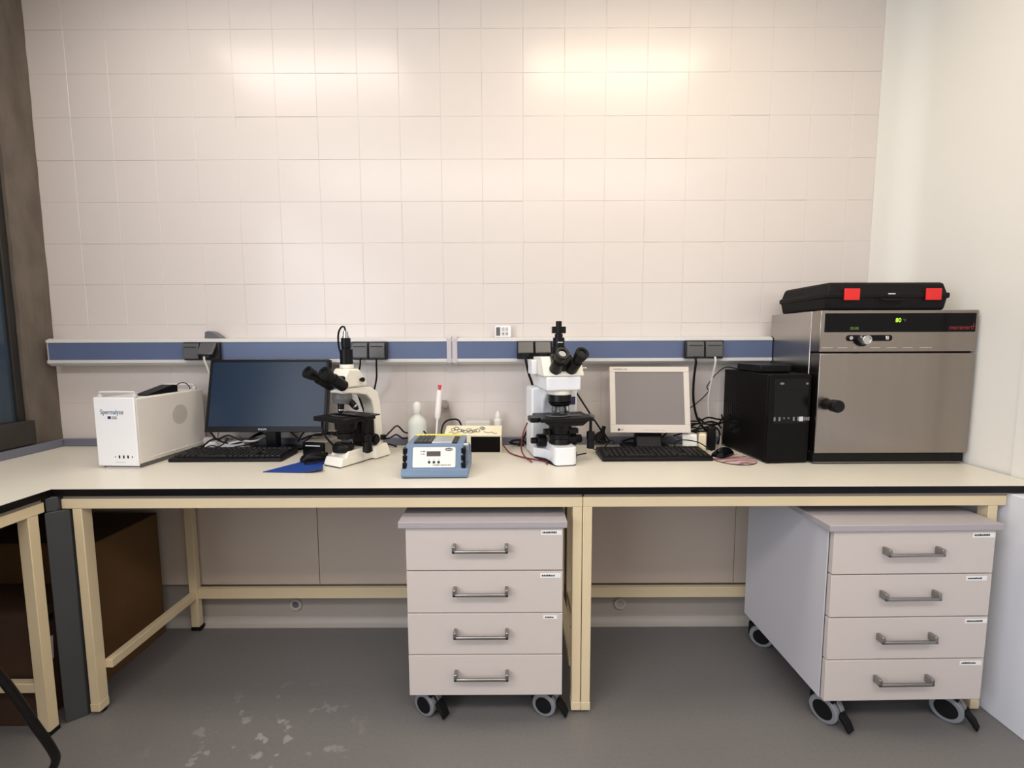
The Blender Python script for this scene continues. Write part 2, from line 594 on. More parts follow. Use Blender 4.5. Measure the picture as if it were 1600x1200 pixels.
# keep the top clear of the rounded wall corner
Lr[1:2] = [(RX - 0.112, WY - 0.004 - FY), (RX - 0.012, WY - 0.104 - FY)]
obj('core', MB().prism(Lr[::-1], 'z', 0.0, 0.0262), 'black_edge', t)
obj('laminate', MB().prism([(x, y) for x, y in Lr][::-1], 'z', 0.0262, 0.028), 'laminate', t)
us = MB()
us.box(LX + 0.028, 1.84, 0.690, 0.711, 0.0283, 0.066)
us.box(LX + 0.005, LX + 0.027, 0.2 - FY, 0.711, 0.0283, 0.066)
obj('upstand', us, 'blue_grey', t, 0.003)

LEG, LEGD = 0.034, 0.042


def bench_frame(label, x0, x1, legs, back, panels, sleeves=False):
    t = thing('bench_frame', label, 'bench frame', (x0, FY + 0.01, 0), group='cream steel bench frames')
    def B(name, x_0, x_1, y0, y1, z0, z1, m='cream_steel', bv=0.002, parent=None):
        return obj(name, MB().box(x_0 - x0, x_1 - x0, y0 - FY - 0.01, y1 - FY - 0.01, z0, z1), m, parent or t, bv)
    B('top_rail', x0, x1, 1.660, 1.690, 0.821, 0.858)
    B('rail_strip', x0 + 0.004, x1 - 0.002, 1.664, 1.70, 0.858, 0.8716, 'warm_grey', 0.001)  # darker grey strip between the rail and the worktop
    for lx in legs:
        lg = B('leg', lx, lx + LEG, 1.661, 1.661 + LEGD, 0.014, 0.821)
        f = MB().cyl((lx + LEG / 2 - x0, 0.03, 0.0), (lx + LEG / 2 - x0, 0.03, 0.016), 0.014)
        obj('foot', f, 'rubber', lg)
        if sleeves:
            sl = MB().box(lx - 0.0008 - x0, lx + LEG + 0.0008 - x0, 0.0002, 0.0002 + LEGD + .0008, 0.016, 0.048)
            obj('sleeve', sl, 'cream_steel', lg, 0.001)
    for lx in back:
        lg = B('leg', lx, lx + 0.04, 2.185, 2.215, 0.012, 0.87)
        obj('foot', MB().box(lx - x0 - .001, lx + 0.045 - x0, 2.184 - FY - .01, 2.22 - FY - .01, 0.0, 0.02), 'rubber', lg)
        B('cross_rail', lx + 0.004, lx + 0.034, 1.703, 2.185, 0.165, 0.20)
        B('cross_rail', lx + 0.004, lx + 0.034, 1.703, 2.185, 0.825, 0.868)
    B('back_rail', back[0] + 0.04, back[-1] if back[-1] > back[0] + 0.1 else x1 - 0.05, 2.190, 2.214, 0.163, 0.216)
    for a, b in panels:
        B('back_panel', a, b, 2.228, 2.2505, 0.2165, 0.868, 'back_panel', 0.0012)
    return t


bench_frame('cream steel bench frame under the left half of the long worktop', -1.661, 0.2585, (-1.624, 0.2235), (-1.598, 0.214),
            ((-2.22, -0.970), (-0.967, 0.255)), True)
bench_frame('cream steel bench frame under the right half of the long worktop', 0.2605, 1.820, (0.2605, 1.757), (0.2645, 1.745),
            ((0.258, 1.106), (1.109, 1.815)), True)

# side bench frame along the left wall
t = thing('bench_frame', 'cream steel bench frame under the short left wing of the worktop', 'bench frame', (-1.69, 1.60, 0), group='cream steel bench frames')
def SB(name, x_0, x_1, y0, y1, z0, z1, m='cream_steel', parent=None):
    return obj(name, MB().box(x_0 + 1.69, x_1 + 1.69, y0 - 1.60, y1 - 1.60, z0, z1), m, parent or t, 0.002)
SB('top_rail', -1.72, -1.69, 0.25, 1.627, 0.821, 0.858)
SB('rail_strip', -1.725, -1.694, 0.25, 1.622, 0.858, 0.8716, 'warm_grey')
for y0 in (1.568, 0.32):
    lg = SB('leg', -1.731, -1.691, y0, y0 + 0.036, 0.014, 0.821)
    obj('foot', MB().box(-0.043, 0.001, y0 - 1.601, y0 - 1.563, 0, 0.016), 'rubber', lg)
    lg = SB('leg', -2.30, -2.265, y0, y0 + 0.036, 0.0, 0.868)
    SB('cross_rail', -2.265, -1.731, y0 + 0.004, y0 + 0.032, 0.165, 0.20)

# slate coloured filler in the inner corner of the two benches
p = MB().prism([(-1.689, 1.622), (-1.638, 1.664), (-1.638, 1.715), (-1.650, 1.715), (-1.650, 1.672), (-1.689, 1.640)], 'z', 0.0, 0.818)
p.prism([(-1.6885, 1.628), (-1.6635, 1.650), (-1.6635, 1.668), (-1.6885, 1.645)], 'z', 0.8181, 0.871)
o = obj('corner_panel', p, 'slate_panel', None, 0.003)
tag(o, 'dark slate filler panel standing in the inner corner between the two bench frames', 'panel')

# ------------------------------------------------------------------ trunking with sockets
t = thing('wall_trunking', 'long blue and grey cable trunking mounted on the tiled wall above the bench', 'cable trunking', (-2.283, WY, 1.38))
tl, tr = 0.0, 3.562
pf = [(0, 0.068), (-0.060, 0.068), (-0.078, 0.060), (-0.080, 0.050), (-0.074, 0.048), (-0.074, -0.034), (-0.080, -0.036), (-0.080, -0.050), (-0.060, -0.064), (0, -0.068)]
pf = [(y - 0.002, z) for y, z in pf]
obj('body', MB().prism(pf, 'x', tl + 0.003, tr), 'alu', t)
bl = MB()
bl.box(tl + 0.006, 1.965, -0.0795, -0.0758, -0.0335, 0.0475)
obj('cover', bl, 'trunk_blue', t)
obj('cover', MB().box(2.014, tr, -0.0795, -0.0758, -0.0335, 0.0475), 'trunk_blue', t)
ec = [(y - 0.001 * (y < -0.02), z * 1.03) for y, z in pf]
obj('end_cap', MB().prism(ec, 'x', tl - 0.003, tl + 0.003), 'joint_grey', t)
jc = [(-0.002, 0.073), (-0.075, 0.073), (-0.0845, 0.062), (-0.0845, -0.055), (-0.065, -0.069), (-0.002, -0.072)]
for a, b in ((1.963, 1.986), (1.990, 2.015)):
    obj('joint_clip', MB().prism(jc, 'x', a, b), 'joint_grey', t, 0.002)

TF = WY - 0.0820     # front of the trunking


def socket(x0, x1, label, opened=(), plug=False, right_closed=True):
    w = x1 - x0
    t = thing('double_socket', label, 'socket', (x0, TF, 1.3425), group='black double sockets on the trunking')
    obj('base_plate', MB().box(0, w, -0.022, 0, 0, 0.088), 'outlet_black', t, 0.004)
    for k in range(2):
        a = 0.006 + k * (w / 2 - 0.003)
        b = a + w / 2 - 0.012
        if k in opened:
            # lid lifted over the plug
            pr = [(-0.023, 0.084), (-0.030, 0.084), (-0.064, 0.034), (-0.062, 0.028), (-0.055, 0.030), (-0.023, 0.070)]
            c = obj('cover', MB().prism(pr, 'x', a, b), 'outlet_cover', t, 0.003)
            obj('plug', MB().box(a + 0.018, b - 0.018, -0.052, -0.0225, 0.012, 0.045), 'outlet_black', c, 0.006)
        else:
            pr = [(-0.0225, 0.082), (-0.030, 0.082), (-0.036, 0.066), (-0.040, 0.010), (-0.034, 0.006), (-0.0225, 0.008)]
            c = obj('cover', MB().prism(pr, 'x', a, b), 'outlet_cover', t, 0.003)
            obj('grip_line', MB().box(a + 0.008, b - 0.008, -0.0385, -0.0350, 0.063, 0.066), 'outlet_black', c)
    return t


socket(-1.598, -1.424, 'black double socket above the left black monitor, one grey lid lifted', (1,))
socket(-0.780, -0.608, 'black double socket on the trunking just right of the left microscope', ())
socket(0.024, 0.196, 'black double socket on the trunking just left of the right microscope', (0, 1))
socket(0.842, 1.030, 'black double socket on the trunking above the right beige monitor', ())


def cable(label, pts, r=0.0035, m='cable_black', group=None, name='cable', n=8):
    o = obj(name, MB().tube(pts, r, 8, True, n), m)
    return tag(o, label, 'cable', group)


# leads dropping from the sockets
cable('white lead dropping from the lifted socket lid behind the black monitor', [(-1.478, 2.235, 1.362), (-1.478, 2.232, 1.345), (-1.468, 2.25, 1.28), (-1.455, 2.27, 1.20), (-1.45, 2.28, 1.05), (-1.445, 2.235, 0.96), (-1.44, 2.225, 0.908)], 0.0045, 'cable_white')
cable('black lead from the left plug of the socket beside the left microscope', [(-0.738, 2.262, 1.349), (-0.740, 2.262, 1.32), (-0.755, 2.28, 1.26), (-0.76, 2.30, 1.15), (-0.70, 2.30, 1.0), (-0.66, 2.29, 0.925), (-0.62, 2.27, 0.906)], 0.0042)
cable('black lead curving down behind the arm of the left microscope', [(-0.660, 2.262, 1.349), (-0.661, 2.262, 1.31), (-0.668, 2.28, 1.25), (-0.69, 2.30, 1.18), (-0.715, 2.315, 1.12), (-0.72, 2.32, 1.02), (-0.66, 2.31, 0.93), (-0.58, 2.29, 0.906)], 0.0045)
cable('thick black lead from the socket left of the right microscope to its column', [(0.063, 2.225, 1.356), (0.068, 2.222, 1.33), (0.082, 2.24, 1.27), (0.100, 2.265, 1.215), (0.115, 2.30, 1.13), (0.09, 2.318, 1.02), (0.06, 2.318, 0.945), (0.03, 2.30, 0.906)], 0.006)
cable('black lead running diagonally from the right microscope head to a tied hank', [(0.262, 2.25, 1.26), (0.300, 2.29, 1.205), (0.375, 2.30, 1.09), (0.434, 2.30, 1.002), (0.452, 2.302, 0.975)], 0.0045)
cable('thick black lead from the socket above the beige monitor into the tangle', [(0.885, 2.24, 1.352), (0.888, 2.24, 1.32), (0.893, 2.27, 1.24), (0.902, 2.29, 1.14), (0.925, 2.30, 1.05), (0.950, 2.28, 1.00), (0.995, 2.29, 0.96), (1.015, 2.295, 0.908)], 0.006)
cable('white lead from the right plug of the socket above the beige monitor', [(0.980, 2.24, 1.352), (0.982, 2.24, 1.32), (0.982, 2.28, 1.22), (0.984, 2.31, 1.12), (1.00, 2.32, 1.02), (1.015, 2.32, 0.96)], 0.005, 'cable_white')

# small objects on top of the trunking
t = thing('timer', 'small white kitchen timer with grey buttons standing on the trunking', 'timer', (-0.044, WY - 0.030, 1.4487))
obj('body', MB().box(-0.0405, 0.0405, -0.010, 0.010, 0, 0.058), 'white_plastic', t, 0.004)
obj('display', MB().box(-0.034, -0.014, -0.0108, -0.0098, 0.008, 0.050), 'scope_grey', t)
for k in range(2):
    for q in range(2):
        obj('button', MB().box(-0.006 + 0.018 * k, 0.008 + 0.018 * k, -0.0112, -0.0098, 0.009 + 0.022 * q, 0.027 + 0.022 * q), 'joint_grey', t, 0.002)
for k in range(2):
    obj('label_strip', MB().box(-0.003 + 0.018 * k, 0.005 + 0.018 * k, -0.0116, -0.0110, 0.016, 0.019), 'button_grey', t)
w = MB().prism([(-0.056, 0), (0.030, 0), (0.024, 0.006), (-0.010, 0.030), (-0.030, 0.036), (-0.052, 0.034)], 'y', -0.02, 0.02)
o = obj('door_wedge', w, 'scope_grey', None, 0.003, loc=(-1.470, WY - 0.032, 1.4489))
tag(o, 'dark grey wedge shaped block lying on the trunking above the black monitor', 'block')

# ------------------------------------------------------------------ white box computer on the left
t = thing('analyser_unit', 'tall white analyser computer box with carry handles at the left end of bench', 'computer', (-1.663, 1.926, TOP), rad(-3.5))
bd = MB().box(-0.089, 0.089, 0.004, 0.395, 0.016, 0.298)
obj('housing', bd, 'offwhite_side', t, 0.006, 3)
fp = obj('front_panel', MB().box(-0.090, 0.090, -0.006, 0.0038, 0.010, 0.302), 'white_plastic', t, 0.004, 3)
obj('base', MB().box(-0.075, 0.086, 0.004, 0.39, 0.0, 0.0156), 'scope_grey', t, 0.003)
obj('foot_bar', MB().box(-0.06, 0.090, -0.004, 0.0035, 0.0, 0.0055), 'joint_grey', t, 0.002)
text('lettering', 'Spermalyze', 0.028, 'teal_ink', fp, (-0.010, -0.0062, 0.240), sx=0.80)
obj('logo', MB().box(-0.030, -0.016, -0.0068, -0.0058, 0.211, 0.223), 'dark_blue_ink', fp)
for k in range(2):
    sl = MB()
    for q in range(5):
        sl.box(-0.012 + q * 0.0046, -0.0085 + q * 0.0046, -0.0066, -0.0058, 0.218 - k * 0.007, 0.2215 - k * 0.007)
    obj('small_print', sl, 'dark_blue_ink', fp)
for k, (x, wd, h) in enumerate(((-0.010, 0.004, 0.004), (0.008, 0.006, 0.013), (0.027, 0.006, 0.013), (0.046, 0.006, 0.013), (0.065, 0.003, 0.008))):
    obj('port', MB().box(x - wd / 2, x + wd / 2, -0.0068, -0.0058, 0.050 - h / 2, 0.050 + h / 2), 'black_plastic', fp)
obj('slot_line', MB().box(-0.012, 0.035, -0.0066, -0.0058, 0.026, 0.028), 'joint_grey', fp)
obj('side_vent', MB().cyl((0.0892, 0.235, 0.195), (0.0906, 0.235, 0.195), 0.045, seg=40), 'vent_grey', t)
obj('side_ridge', MB().box(0.0893, 0.092, 0.06, 0.37, 0.030, 0.036), 'offwhite_side', t, 0.001)
for y in (0.016, 0.355):
    hd = MB()
    hd.tube([(-0.076, y, 0.300), (-0.076, y, 0.321), (0.0, y, 0.3225), (0.076, y, 0.321), (0.076, y, 0.300)], 0.0055, 10, False)
    obj('handle', hd, 'alu', t, 0.0)
    bs = MB().box(-0.085, -0.067, y - 0.008, y + 0.008, 0.298, 0.312).box(0.067, 0.085, y - 0.008, y + 0.008, 0.298, 0.312)
    obj('handle_mount', bs, 'alu', t, 0.003)
a = MB().prism([(0.05, 0.0), (0.225, 0.0), (0.225, 0.032), (0.20, 0.035), (0.05, 0.004)], 'x', -0.03, 0.03)
o = obj('card_reader', a, 'black_plastic', None, 0.002, loc=(-1.622, 1.955, TOP + 0.2986), rotz=rad(-4))
tag(o, 'flat black wedge lying on top of the white analyser box', 'device')
cable('thin black lead arching from the wedge on the white box to its rear handle', [(-1.598, 2.183, TOP + 0.318), (-1.590, 2.21, TOP + 0.334), (-1.582, 2.235, TOP + 0.334), (-1.577, 2.255, TOP + 0.316), (-1.576, 2.26, TOP + 0.3012)], 0.0022)

# ------------------------------------------------------------------ keyboards


def keyboard(label, cx, y0, yaw, w):
    t = thing('keyboard', label, 'keyboard', (cx, y0, TOP), yaw, 'black desktop keyboards')
    d = 0.165
    pr = [(0.0, 0.002), (0.012, 0.0), (d, 0.0), (d + 0.004, 0.006), (d, 0.030), (0.018, 0.018), (0.002, 0.014)]
    obj('body', MB().prism(pr, 'x', -w / 2, w / 2), 'keyboard_body', t, 0.003)
    sl = 0.0105 / 0.15
    nx = 20
    px = (w - 0.024) / nx
    cache = {}
    def key(x, y, kw):
        kk = round(kw, 4)
        if kk not in cache:
            cache[kk] = obj('key', MB().frustum((-kw / 2, kw / 2, -0.0082, 0.0082), 0.0, (-kw / 2 + 0.002, kw / 2 - 0.002, -0.0058, 0.0068), 0.0075), 'key_black', t, 0.0008, 1)
            o = cache[kk]
        else:
            o = cache[kk].copy(); COL.objects.link(o)
        o.location = (x, y, 0.0182 + (y - 0.018) * sl * 1.07)
        o.rotation_euler = (math.atan(sl), 0, 0)
    x_l = -w / 2 + 0.012
    ys = [0.030 + 0.0195 * k for k in range(5)] + [0.140]
    for r, y in enumerate(ys):
        c = 0
        while c < nx:
            span = 1
            if r == 0 and c == 4:
                span = 6
            elif r < 4 and c == 0 and r > 0:
                span = 2 if r < 3 else 1
            elif r in (1, 2, 3) and c == 13 - (r == 3):
                span = 2 + (r == 3)
            if c in (15,) and r in (1, 2):
                c += 1
                continue
            key(x_l + (c + span / 2) * px, y, span * px - 0.0022)
            c += span
    return t


keyboard('black keyboard in front of the large black monitor', -1.275, 2.015, rad(0.5), 0.50)
keyboard('black keyboard in front of the beige framed monitor', 0.642, 2.000, rad(0.5), 0.49)

# ------------------------------------------------------------------ left monitor
yaw, tilt = -0.015, 0.229
t = thing('monitor', 'large black widescreen monitor tilted back between white box and left microscope', 'monitor', (-1.169, 2.165, TOP), yaw)
TM = Matrix.Translation((0, 0, 0.1055)) @ Matrix.Rotation(-tilt, 4, 'X')
W, Hh = 0.575, 0.349
shell = obj('housing', MB().box(-W / 2, W / 2, 0.0, 0.030, 0, Hh, TM).frustum((-W / 2 + .03, W / 2 - .03, 0.030, 0.031), 0.03, (-W / 2 + .03, W / 2 - .03, 0.030, 0.031), Hh - .03, TM), 'black_plastic', t, 0.004)
bz = MB()
for q in ((-W / 2, W / 2, Hh - 0.012, Hh), (-W / 2, W / 2, 0, 0.026), (-W / 2, -W / 2 + 0.012, 0.026, Hh - 0.012), (W / 2 - 0.012, W / 2, 0.026, Hh - 0.012)):
    bz.box(q[0], q[1], -0.004, -0.0002, q[2], q[3], TM)
obj('bezel', bz, 'black_plastic', t, 0.0012)
obj('screen', MB().box(-W / 2 + 0.0122, W / 2 - 0.0122, -0.0015, -0.0003, 0.0262, Hh - 0.0122, TM), 'screen_dark', t)
o = text('lettering', 'PHILIPS', 0.0115, 'silver_ink', shell, (0, 0, 0), depth=0.0004, sx=1.1)
o.matrix_local = TM @ Matrix.Translation((-0.012, -0.0044, 0.012)) @ Matrix.Rotation(PI / 2, 4, 'X') @ Matrix.Diagonal((1.1, 1, 1, 1))
obj('stand_neck', MB().prism([(0.055, 0.0125), (0.09, 0.0125), (0.10, 0.20), (0.075, 0.20), (0.045, 0.09)], 'x', -0.028, 0.028), 'black_plastic', t, 0.005)
bp = MB().prism([(0.14 * math.cos(2 * PI * k / 40), 0.095 + 0.068 * math.sin(2 * PI * k / 40)) for k in range(40)], 'z', 0.0, 0.012)
obj('stand_base', bp, 'black_gloss', t, 0.004)

# cables and strip behind it
t = thing('power_strip', 'white power strip lying among cables behind the black monitor', 'power strip', (-1.405, 2.272, TOP))
obj('body', MB().box(-0.11, 0.085, -0.028, 0.028, 0, 0.040), 'white_plastic', t, 0.006)
for k in range(3):
    obj('outlet', MB().cyl((-0.08 + 0.065 * k, 0, 0.0395), (-0.12 + 0.075 * k, 0, 0.041), 0.020), 'joint_grey', t)
random.seed(11)
lab = ['black lead looping lowest behind the black monitor, beside the white box', 'black lead sagging behind the black monitor stand', 'black lead snaking behind the right half of the black monitor',
       'thin black lead curling beside the white power strip', 'black lead arching highest behind the right edge of the black monitor', 'black lead crossing from monitor stand toward the left microscope',
       'thin black lead trailing in front of the power strip by the keyboard']
paths = [
    [(-1.50, 2.20, 0.925), (-1.44, 2.20, 0.965), (-1.38, 2.19, 0.95), (-1.32, 2.20, 0.945), (-1.26, 2.23, 0.97), (-1.235, 2.28, 0.975), (-1.225, 2.33, 0.95)],
    [(-1.46, 2.21, 1.00), (-1.42, 2.20, 0.965), (-1.36, 2.19, 0.985), (-1.29, 2.19, 0.96), (-1.24, 2.22, 0.985), (-1.225, 2.26, 0.99)],
    [(-1.09, 2.25, 0.99), (-1.04, 2.24, 0.955), (-0.99, 2.235, 0.972), (-0.94, 2.245, 0.974), (-0.89, 2.26, 0.985), (-0.84, 2.265, 0.955)],
    [(-1.515, 2.21, 0.906), (-1.46, 2.215, 0.93), (-1.40, 2.215, 0.915), (-1.34, 2.212, 0.925), (-1.30, 2.225, 0.93), (-1.25, 2.25, 0.94)],
    [(-1.06, 2.26, 0.94), (-1.02, 2.25, 0.99), (-0.96, 2.25, 1.00), (-0.90, 2.25, 0.975), (-0.85, 2.27, 0.99), (-0.79, 2.28, 0.96)],
    [(-1.02, 2.235, 0.94), (-0.97, 2.205, 0.975), (-0.93, 2.19, 0.990), (-0.86, 2.20, 0.986), (-0.80, 2.23, 0.955)],
    [(-1.515, 2.20, 0.906), (-1.47, 2.185, 0.908), (-1.42, 2.175, 0.925), (-1.38, 2.18, 0.945), (-1.36, 2.185, 0.97)],
]
for l, p in zip(lab, paths):
    cable(l, p, 0.0028 if 'thin' in l else 0.0042, group='cables behind the black monitor')
cable('pale grey lead twisting behind the right half of the black monitor', [(-1.07, 2.29, 0.95), (-1.02, 2.28, 0.96), (-0.985, 2.28, 0.985), (-0.94, 2.28, 0.97), (-0.91, 2.29, 0.985), (-0.87, 2.30, 0.95)], 0.0045, 'cable_white', 'cables behind the black monitor')
cable('white lead rising beside the black monitor stand, left side', [(-1.36, 2.19, 0.945), (-1.30, 2.19, 0.958), (-1.245, 2.20, 0.955), (-1.22, 2.25, 0.965)], 0.0045, 'cable_white', 'cables behind the black monitor')
o = obj('paper_sheet', MB().box(-0.06, 0.06, -0.02, 0.02, 0, 0.003), 'paper', None, loc=(-1.40, 2.212, TOP), rotz=rad(4))
tag(o, 'white paper slip lying behind the left keyboard', 'paper')

# ------------------------------------------------------------------ blue mouse mat, mouse, box
pts = [(-1.018, 1.852), (-0.80, 1.838), (-0.772, 1.848), (-0.788, 1.890), (-0.822, 1.97), (-0.79, 2.05), (-0.86, 2.075), (-0.895, 2.068)]
t = thing('mouse_mat', 'blue mouse mat under the left mouse, one corner lifted', 'mouse mat', (-0.86, 1.95, TOP))
top, und = MB(), MB()
N = 24
def matz(x, y):
    d = max(0.0, ((x + 0.86) * 0.75 - (y - 1.95) * 0.66) - 0.072)
    return 0.0035 + 2.2 * d * d + 0.10 * d
def matmesh(mb, off0, off1):
    bmx = mb.bm
    f = bmx.faces.new([bmx.verts.new((x, y, 0)) for x, y in pts])
    bmesh.ops.subdivide_edges(bmx, edges=bmx.edges[:], cuts=6)
    bmesh.ops.triangulate(bmx, faces=bmx.faces[:])
    bmesh.ops.subdivide_edges(bmx, edges=bmx.edges[:], cuts=2, use_grid_fill=True)
    ex = bmesh.ops.extrude_face_region(bmx, geom=bmx.faces[:])
    up = [g for g in ex['geom'] if isinstance(g, bmesh.types.BMVert)]
    ups = set(up)
    for v in bmx.verts:
        h = matz(v.co.x, v.co.y)
        v.co.z = h + (off1 if v in ups else off0)
        v.co.x += 0.86; v.co.y -= 1.95
matmesh(top, -0.0014, 0.0)
matmesh(und, -0.0034, -0.0015)
obj('cloth_top', top, 'mat_blue', t)
obj('rubber_base', und, 'mat_under', t)


def mouse(label, x, y, z, yaw, mtop):
    t = thing('mouse', label, 'mouse', (x, y, z), yaw, 'computer mice')
    prof = [(-0.058, 0.014, 0.026), (-0.045, 0.024, 0.031), (-0.02, 0.033, 0.031), (0.01, 0.038, 0.030), (0.035, 0.034, 0.031), (0.052, 0.022, 0.027), (0.060, 0.010, 0.014)]
    mb = MB()
    rings = []
    for yy, h, hw in prof:
        rg = []
        for k in range(13):
            a = PI * k / 12
            rg.append(mb.bm.verts.new((hw * math.cos(a) * (1 if 0 < k < 12 else 0.92), yy, max(0.001, h * (math.sin(a) ** 0.65)) if 0 < k < 12 else 0.001)))
        rings.append(rg)
    for A, B in zip(rings, rings[1:]):
        for i in range(12):
            mb.bm.faces.new((A[i], A[i + 1], B[i + 1], B[i]))
        mb.bm.faces.new((A[12], A[0], B[0], B[12]))
    mb.bm.faces.new(rings[0]); mb.bm.faces.new(rings[-1][::-1])
    bo = obj('shell', mb, mtop, t, smooth=70)
    obj('scroll_wheel', MB().cyl((-0.004, -0.034, 0.0255), (0.004, -0.034, 0.0255), 0.008), 'button_grey', t)
    obj('button_gap', MB().box(-0.0006, 0.0006, -0.056, -0.012, 0.012, 0.0292), 'black_gloss', t)
    return t


mouse('black mouse on the blue mat in front of the left microscope', -0.884, 2.035, TOP + 0.0036, rad(118), 'black_plastic')
cable('thin black mouse lead curling on the blue mat beside the left microscope', [(-0.828, 2.065, TOP + 0.016), (-0.815, 2.05, TOP + 0.014), (-0.825, 1.985, TOP + 0.012), (-0.87, 1.955, TOP + 0.0075), (-0.90, 1.965, TOP + 0.0065), (-0.88, 1.985, TOP + 0.0072), (-0.835, 1.965, TOP + 0.014), (-0.806, 2.01, TOP + 0.018), (-0.800, 2.075, TOP + 0.014), (-0.84, 2.13, TOP + 0.004)], 0.0022)
t = thing('driver_box', 'small black and grey boxed device behind the mouse on the blue mat', 'box', (-0.925, 2.165, TOP), rad(-10))
obj('front_panel', MB().box(-0.056, 0.056, -0.032, -0.022, 0.0, 0.062), 'black_gloss', t, 0.003)
obj('housing', MB().box(-0.055, 0.055, -0.0218, 0.12, 0.0, 0.061), 'grey_box', t, 0.003)
obj('label_strip', MB().box(-0.040, 0.035, -0.0328, -0.0318, 0.043, 0.048), 'silver_ink', t)

# ------------------------------------------------------------------ left microscope
def eyepiece(t, p0, p1, r, ks='scope_black'):
    p0, p1 = Vector(p0), Vector(p1)
    d = (p1 - p0).normalized()
    L_ = (p1 - p0).length
    mb = MB().cyl(p0, p0 + d * L_ * 0.55, r * 1.05, r * 0.98).cyl(p0 + d * L_ * 0.55, p0 + d * L_ * 0.74, r * 0.80, r * 0.80)
    tb = obj('eyepiece_tube', mb, ks, t, 0.0015)
    e = MB().cyl(p0 + d * L_ * 0.74, p0 + d * L_ * 0.93, r * 0.98, r * 1.08).ring(p0 + d * L_ * 0.93, d, r * 1.10, r * 0.62, L_ * 0.07)
    obj('eyecup', e, 'scope_black', tb, 0.0015)
    obj('lens', MB().cyl(p0 + d * L_ * 0.931, p0 + d * L_ * 0.955, r * 0.62, r * 0.6), 'lens_glass', tb)


t = thing('microscope', 'white trinocular microscope with black camera on top, beside the black monitor', 'microscope', (-0.694, 2.060, TOP), rad(-29), 'microscopes')
base = MB()
base.frustum((-0.054, 0.054, -0.150, -0.02), 0.003, (-0.050, 0.050, -0.137, -0.02), 0.040)
base.frustum((-0.052, 0.052, -0.135, 0.10), 0.003, (-0.048, 0.048, -0.10, 0.10), 0.062)
base.frustum((-0.074, 0.074, 0.030, 0.130), 0.003, (-0.058, 0.058, 0.045, 0.122), 0.060)
obj('base', base, 'scope_white', t, 0.006, 3)
obj('base_pad', MB().box(-0.046, 0.046, -0.148, 0.125, 0.0, 0.0028), 'rubber', t)
arm = MB()
pr = [(0.122, 0.055), (0.114, 0.18), (0.108, 0.25), (0.095, 0.300), (0.055, 0.325), (0.0, 0.333), (-0.105, 0.333), (-0.118, 0.322), (-0.112, 0.310), (-0.03, 0.303), (0.025, 0.292), (0.055, 0.265), (0.068, 0.22), (0.070, 0.055)]
arm.prism(pr, 'x', -0.036, 0.036)
obj('arm', arm, 'scope_white', t, 0.008, 3)
head = MB()
head.prism([(-0.080, 0.3335), (0.050, 0.3335), (0.046, 0.352), (0.004, 0.412), (-0.058, 0.415), (-0.088, 0.362)], 'x', -0.044, 0.044)
obj('head', head, 'scope_white', t, 0.008, 3)
obj('clamp_screw', MB().cyl((0.040, 0.005, 0.365), (0.058, 0.005, 0.365), 0.006).cyl((0.056, 0.005, 0.365), (0.062, 0.005, 0.365), 0.010), 'scope_black', t)
obj('photo_port', MB().cyl((0, -0.028, 0.4152), (0, -0.028, 0.432), 0.030, 0.029), 'scope_white', t, 0.002)
cm = obj('camera', MB().cyl((0, -0.028, 0.4322), (0, -0.028, 0.497), 0.027).cyl((0, -0.028, 0.497), (0, -0.028, 0.504), 0.018).cyl((0, -0.028, 0.504), (0, -0.028, 0.546), 0.020), 'scope_black', t, 0.0015)
obj('connector', MB().cyl((0, -0.028, 0.5462), (0, -0.028, 0.556), 0.014).cyl((0, -0.028, 0.556), (0, -0.028, 0.576), 0.010).ring((0, -0.028, 0.562), (0, 0, 1), 0.0125, 0.010, 0.004), 'silver', cm)
obj('bino_body', MB().prism([(-0.066, 0.336), (-0.105, 0.338), (-0.118, 0.362), (-0.100, 0.388), (-0.072, 0.385)], 'x', -0.044, 0.044), 'scope_black', t, 0.008, 3)
for s in (-1, 1):
    eyepiece(t, (s * 0.037 + 0.006, -0.088, 0.344), (s * 0.051 + 0.020, -0.205, 0.410), 0.0235)
npc = MB().cyl((0, -0.058, 0.3095), (0, -0.058, 0.285), 0.040, 0.042).cyl((0, -0.058, 0.285), (0, -0.062, 0.262), 0.043, 0.034)
obj('nosepiece', npc, 'scope_grey', t, 0.002)
for k, (a, b, m_) in enumerate((((0, -0.066, 0.268), (0, -0.070, 0.222), 'scope_black'), ((0.026, -0.046, 0.278), (0.052, -0.022, 0.236), 'scope_black'), ((-0.026, -0.046, 0.278), (-0.050, -0.026, 0.242), 'scope_black'), ((0.0, -0.03, 0.280), (0.0, 0.012, 0.245), 'scope_black'))):
    av, bv_ = Vector(a), Vector(b)
    o = obj('objective', MB().cyl(av, av.lerp(bv_, 0.6), 0.0135).cyl(av.lerp(bv_, 0.6), av.lerp(bv_, 0.85), 0.0115).cyl(av.lerp(bv_, 0.85), bv_, 0.009, 0.006), m_, t, 0.0008)
    obj('ring', MB().cyl(av.lerp(bv_, 0.60), av.lerp(bv_, 0.70), 0.0138), 'silver', o)
stg = MB().box(-0.105, 0.092, -0.150, 0.02, 0.190, 0.210).box(-0.075, 0.130, -0.07, 0.01, 0.2105, 0.216)
obj('stage', stg, 'scope_black', t, 0.003)
obj('slide_clip', MB().box(-0.055, 0.06, -0.075, -0.068, 0.2163, 0.220).box(-0.058, -0.050, -0.11, -0.068, 0.2163, 0.220), 'silver', t)
obj('glass_slide', MB().box(-0.05, 0.045, -0.115, -0.08, 0.2103, 0.2122), 'lens_glass', t)
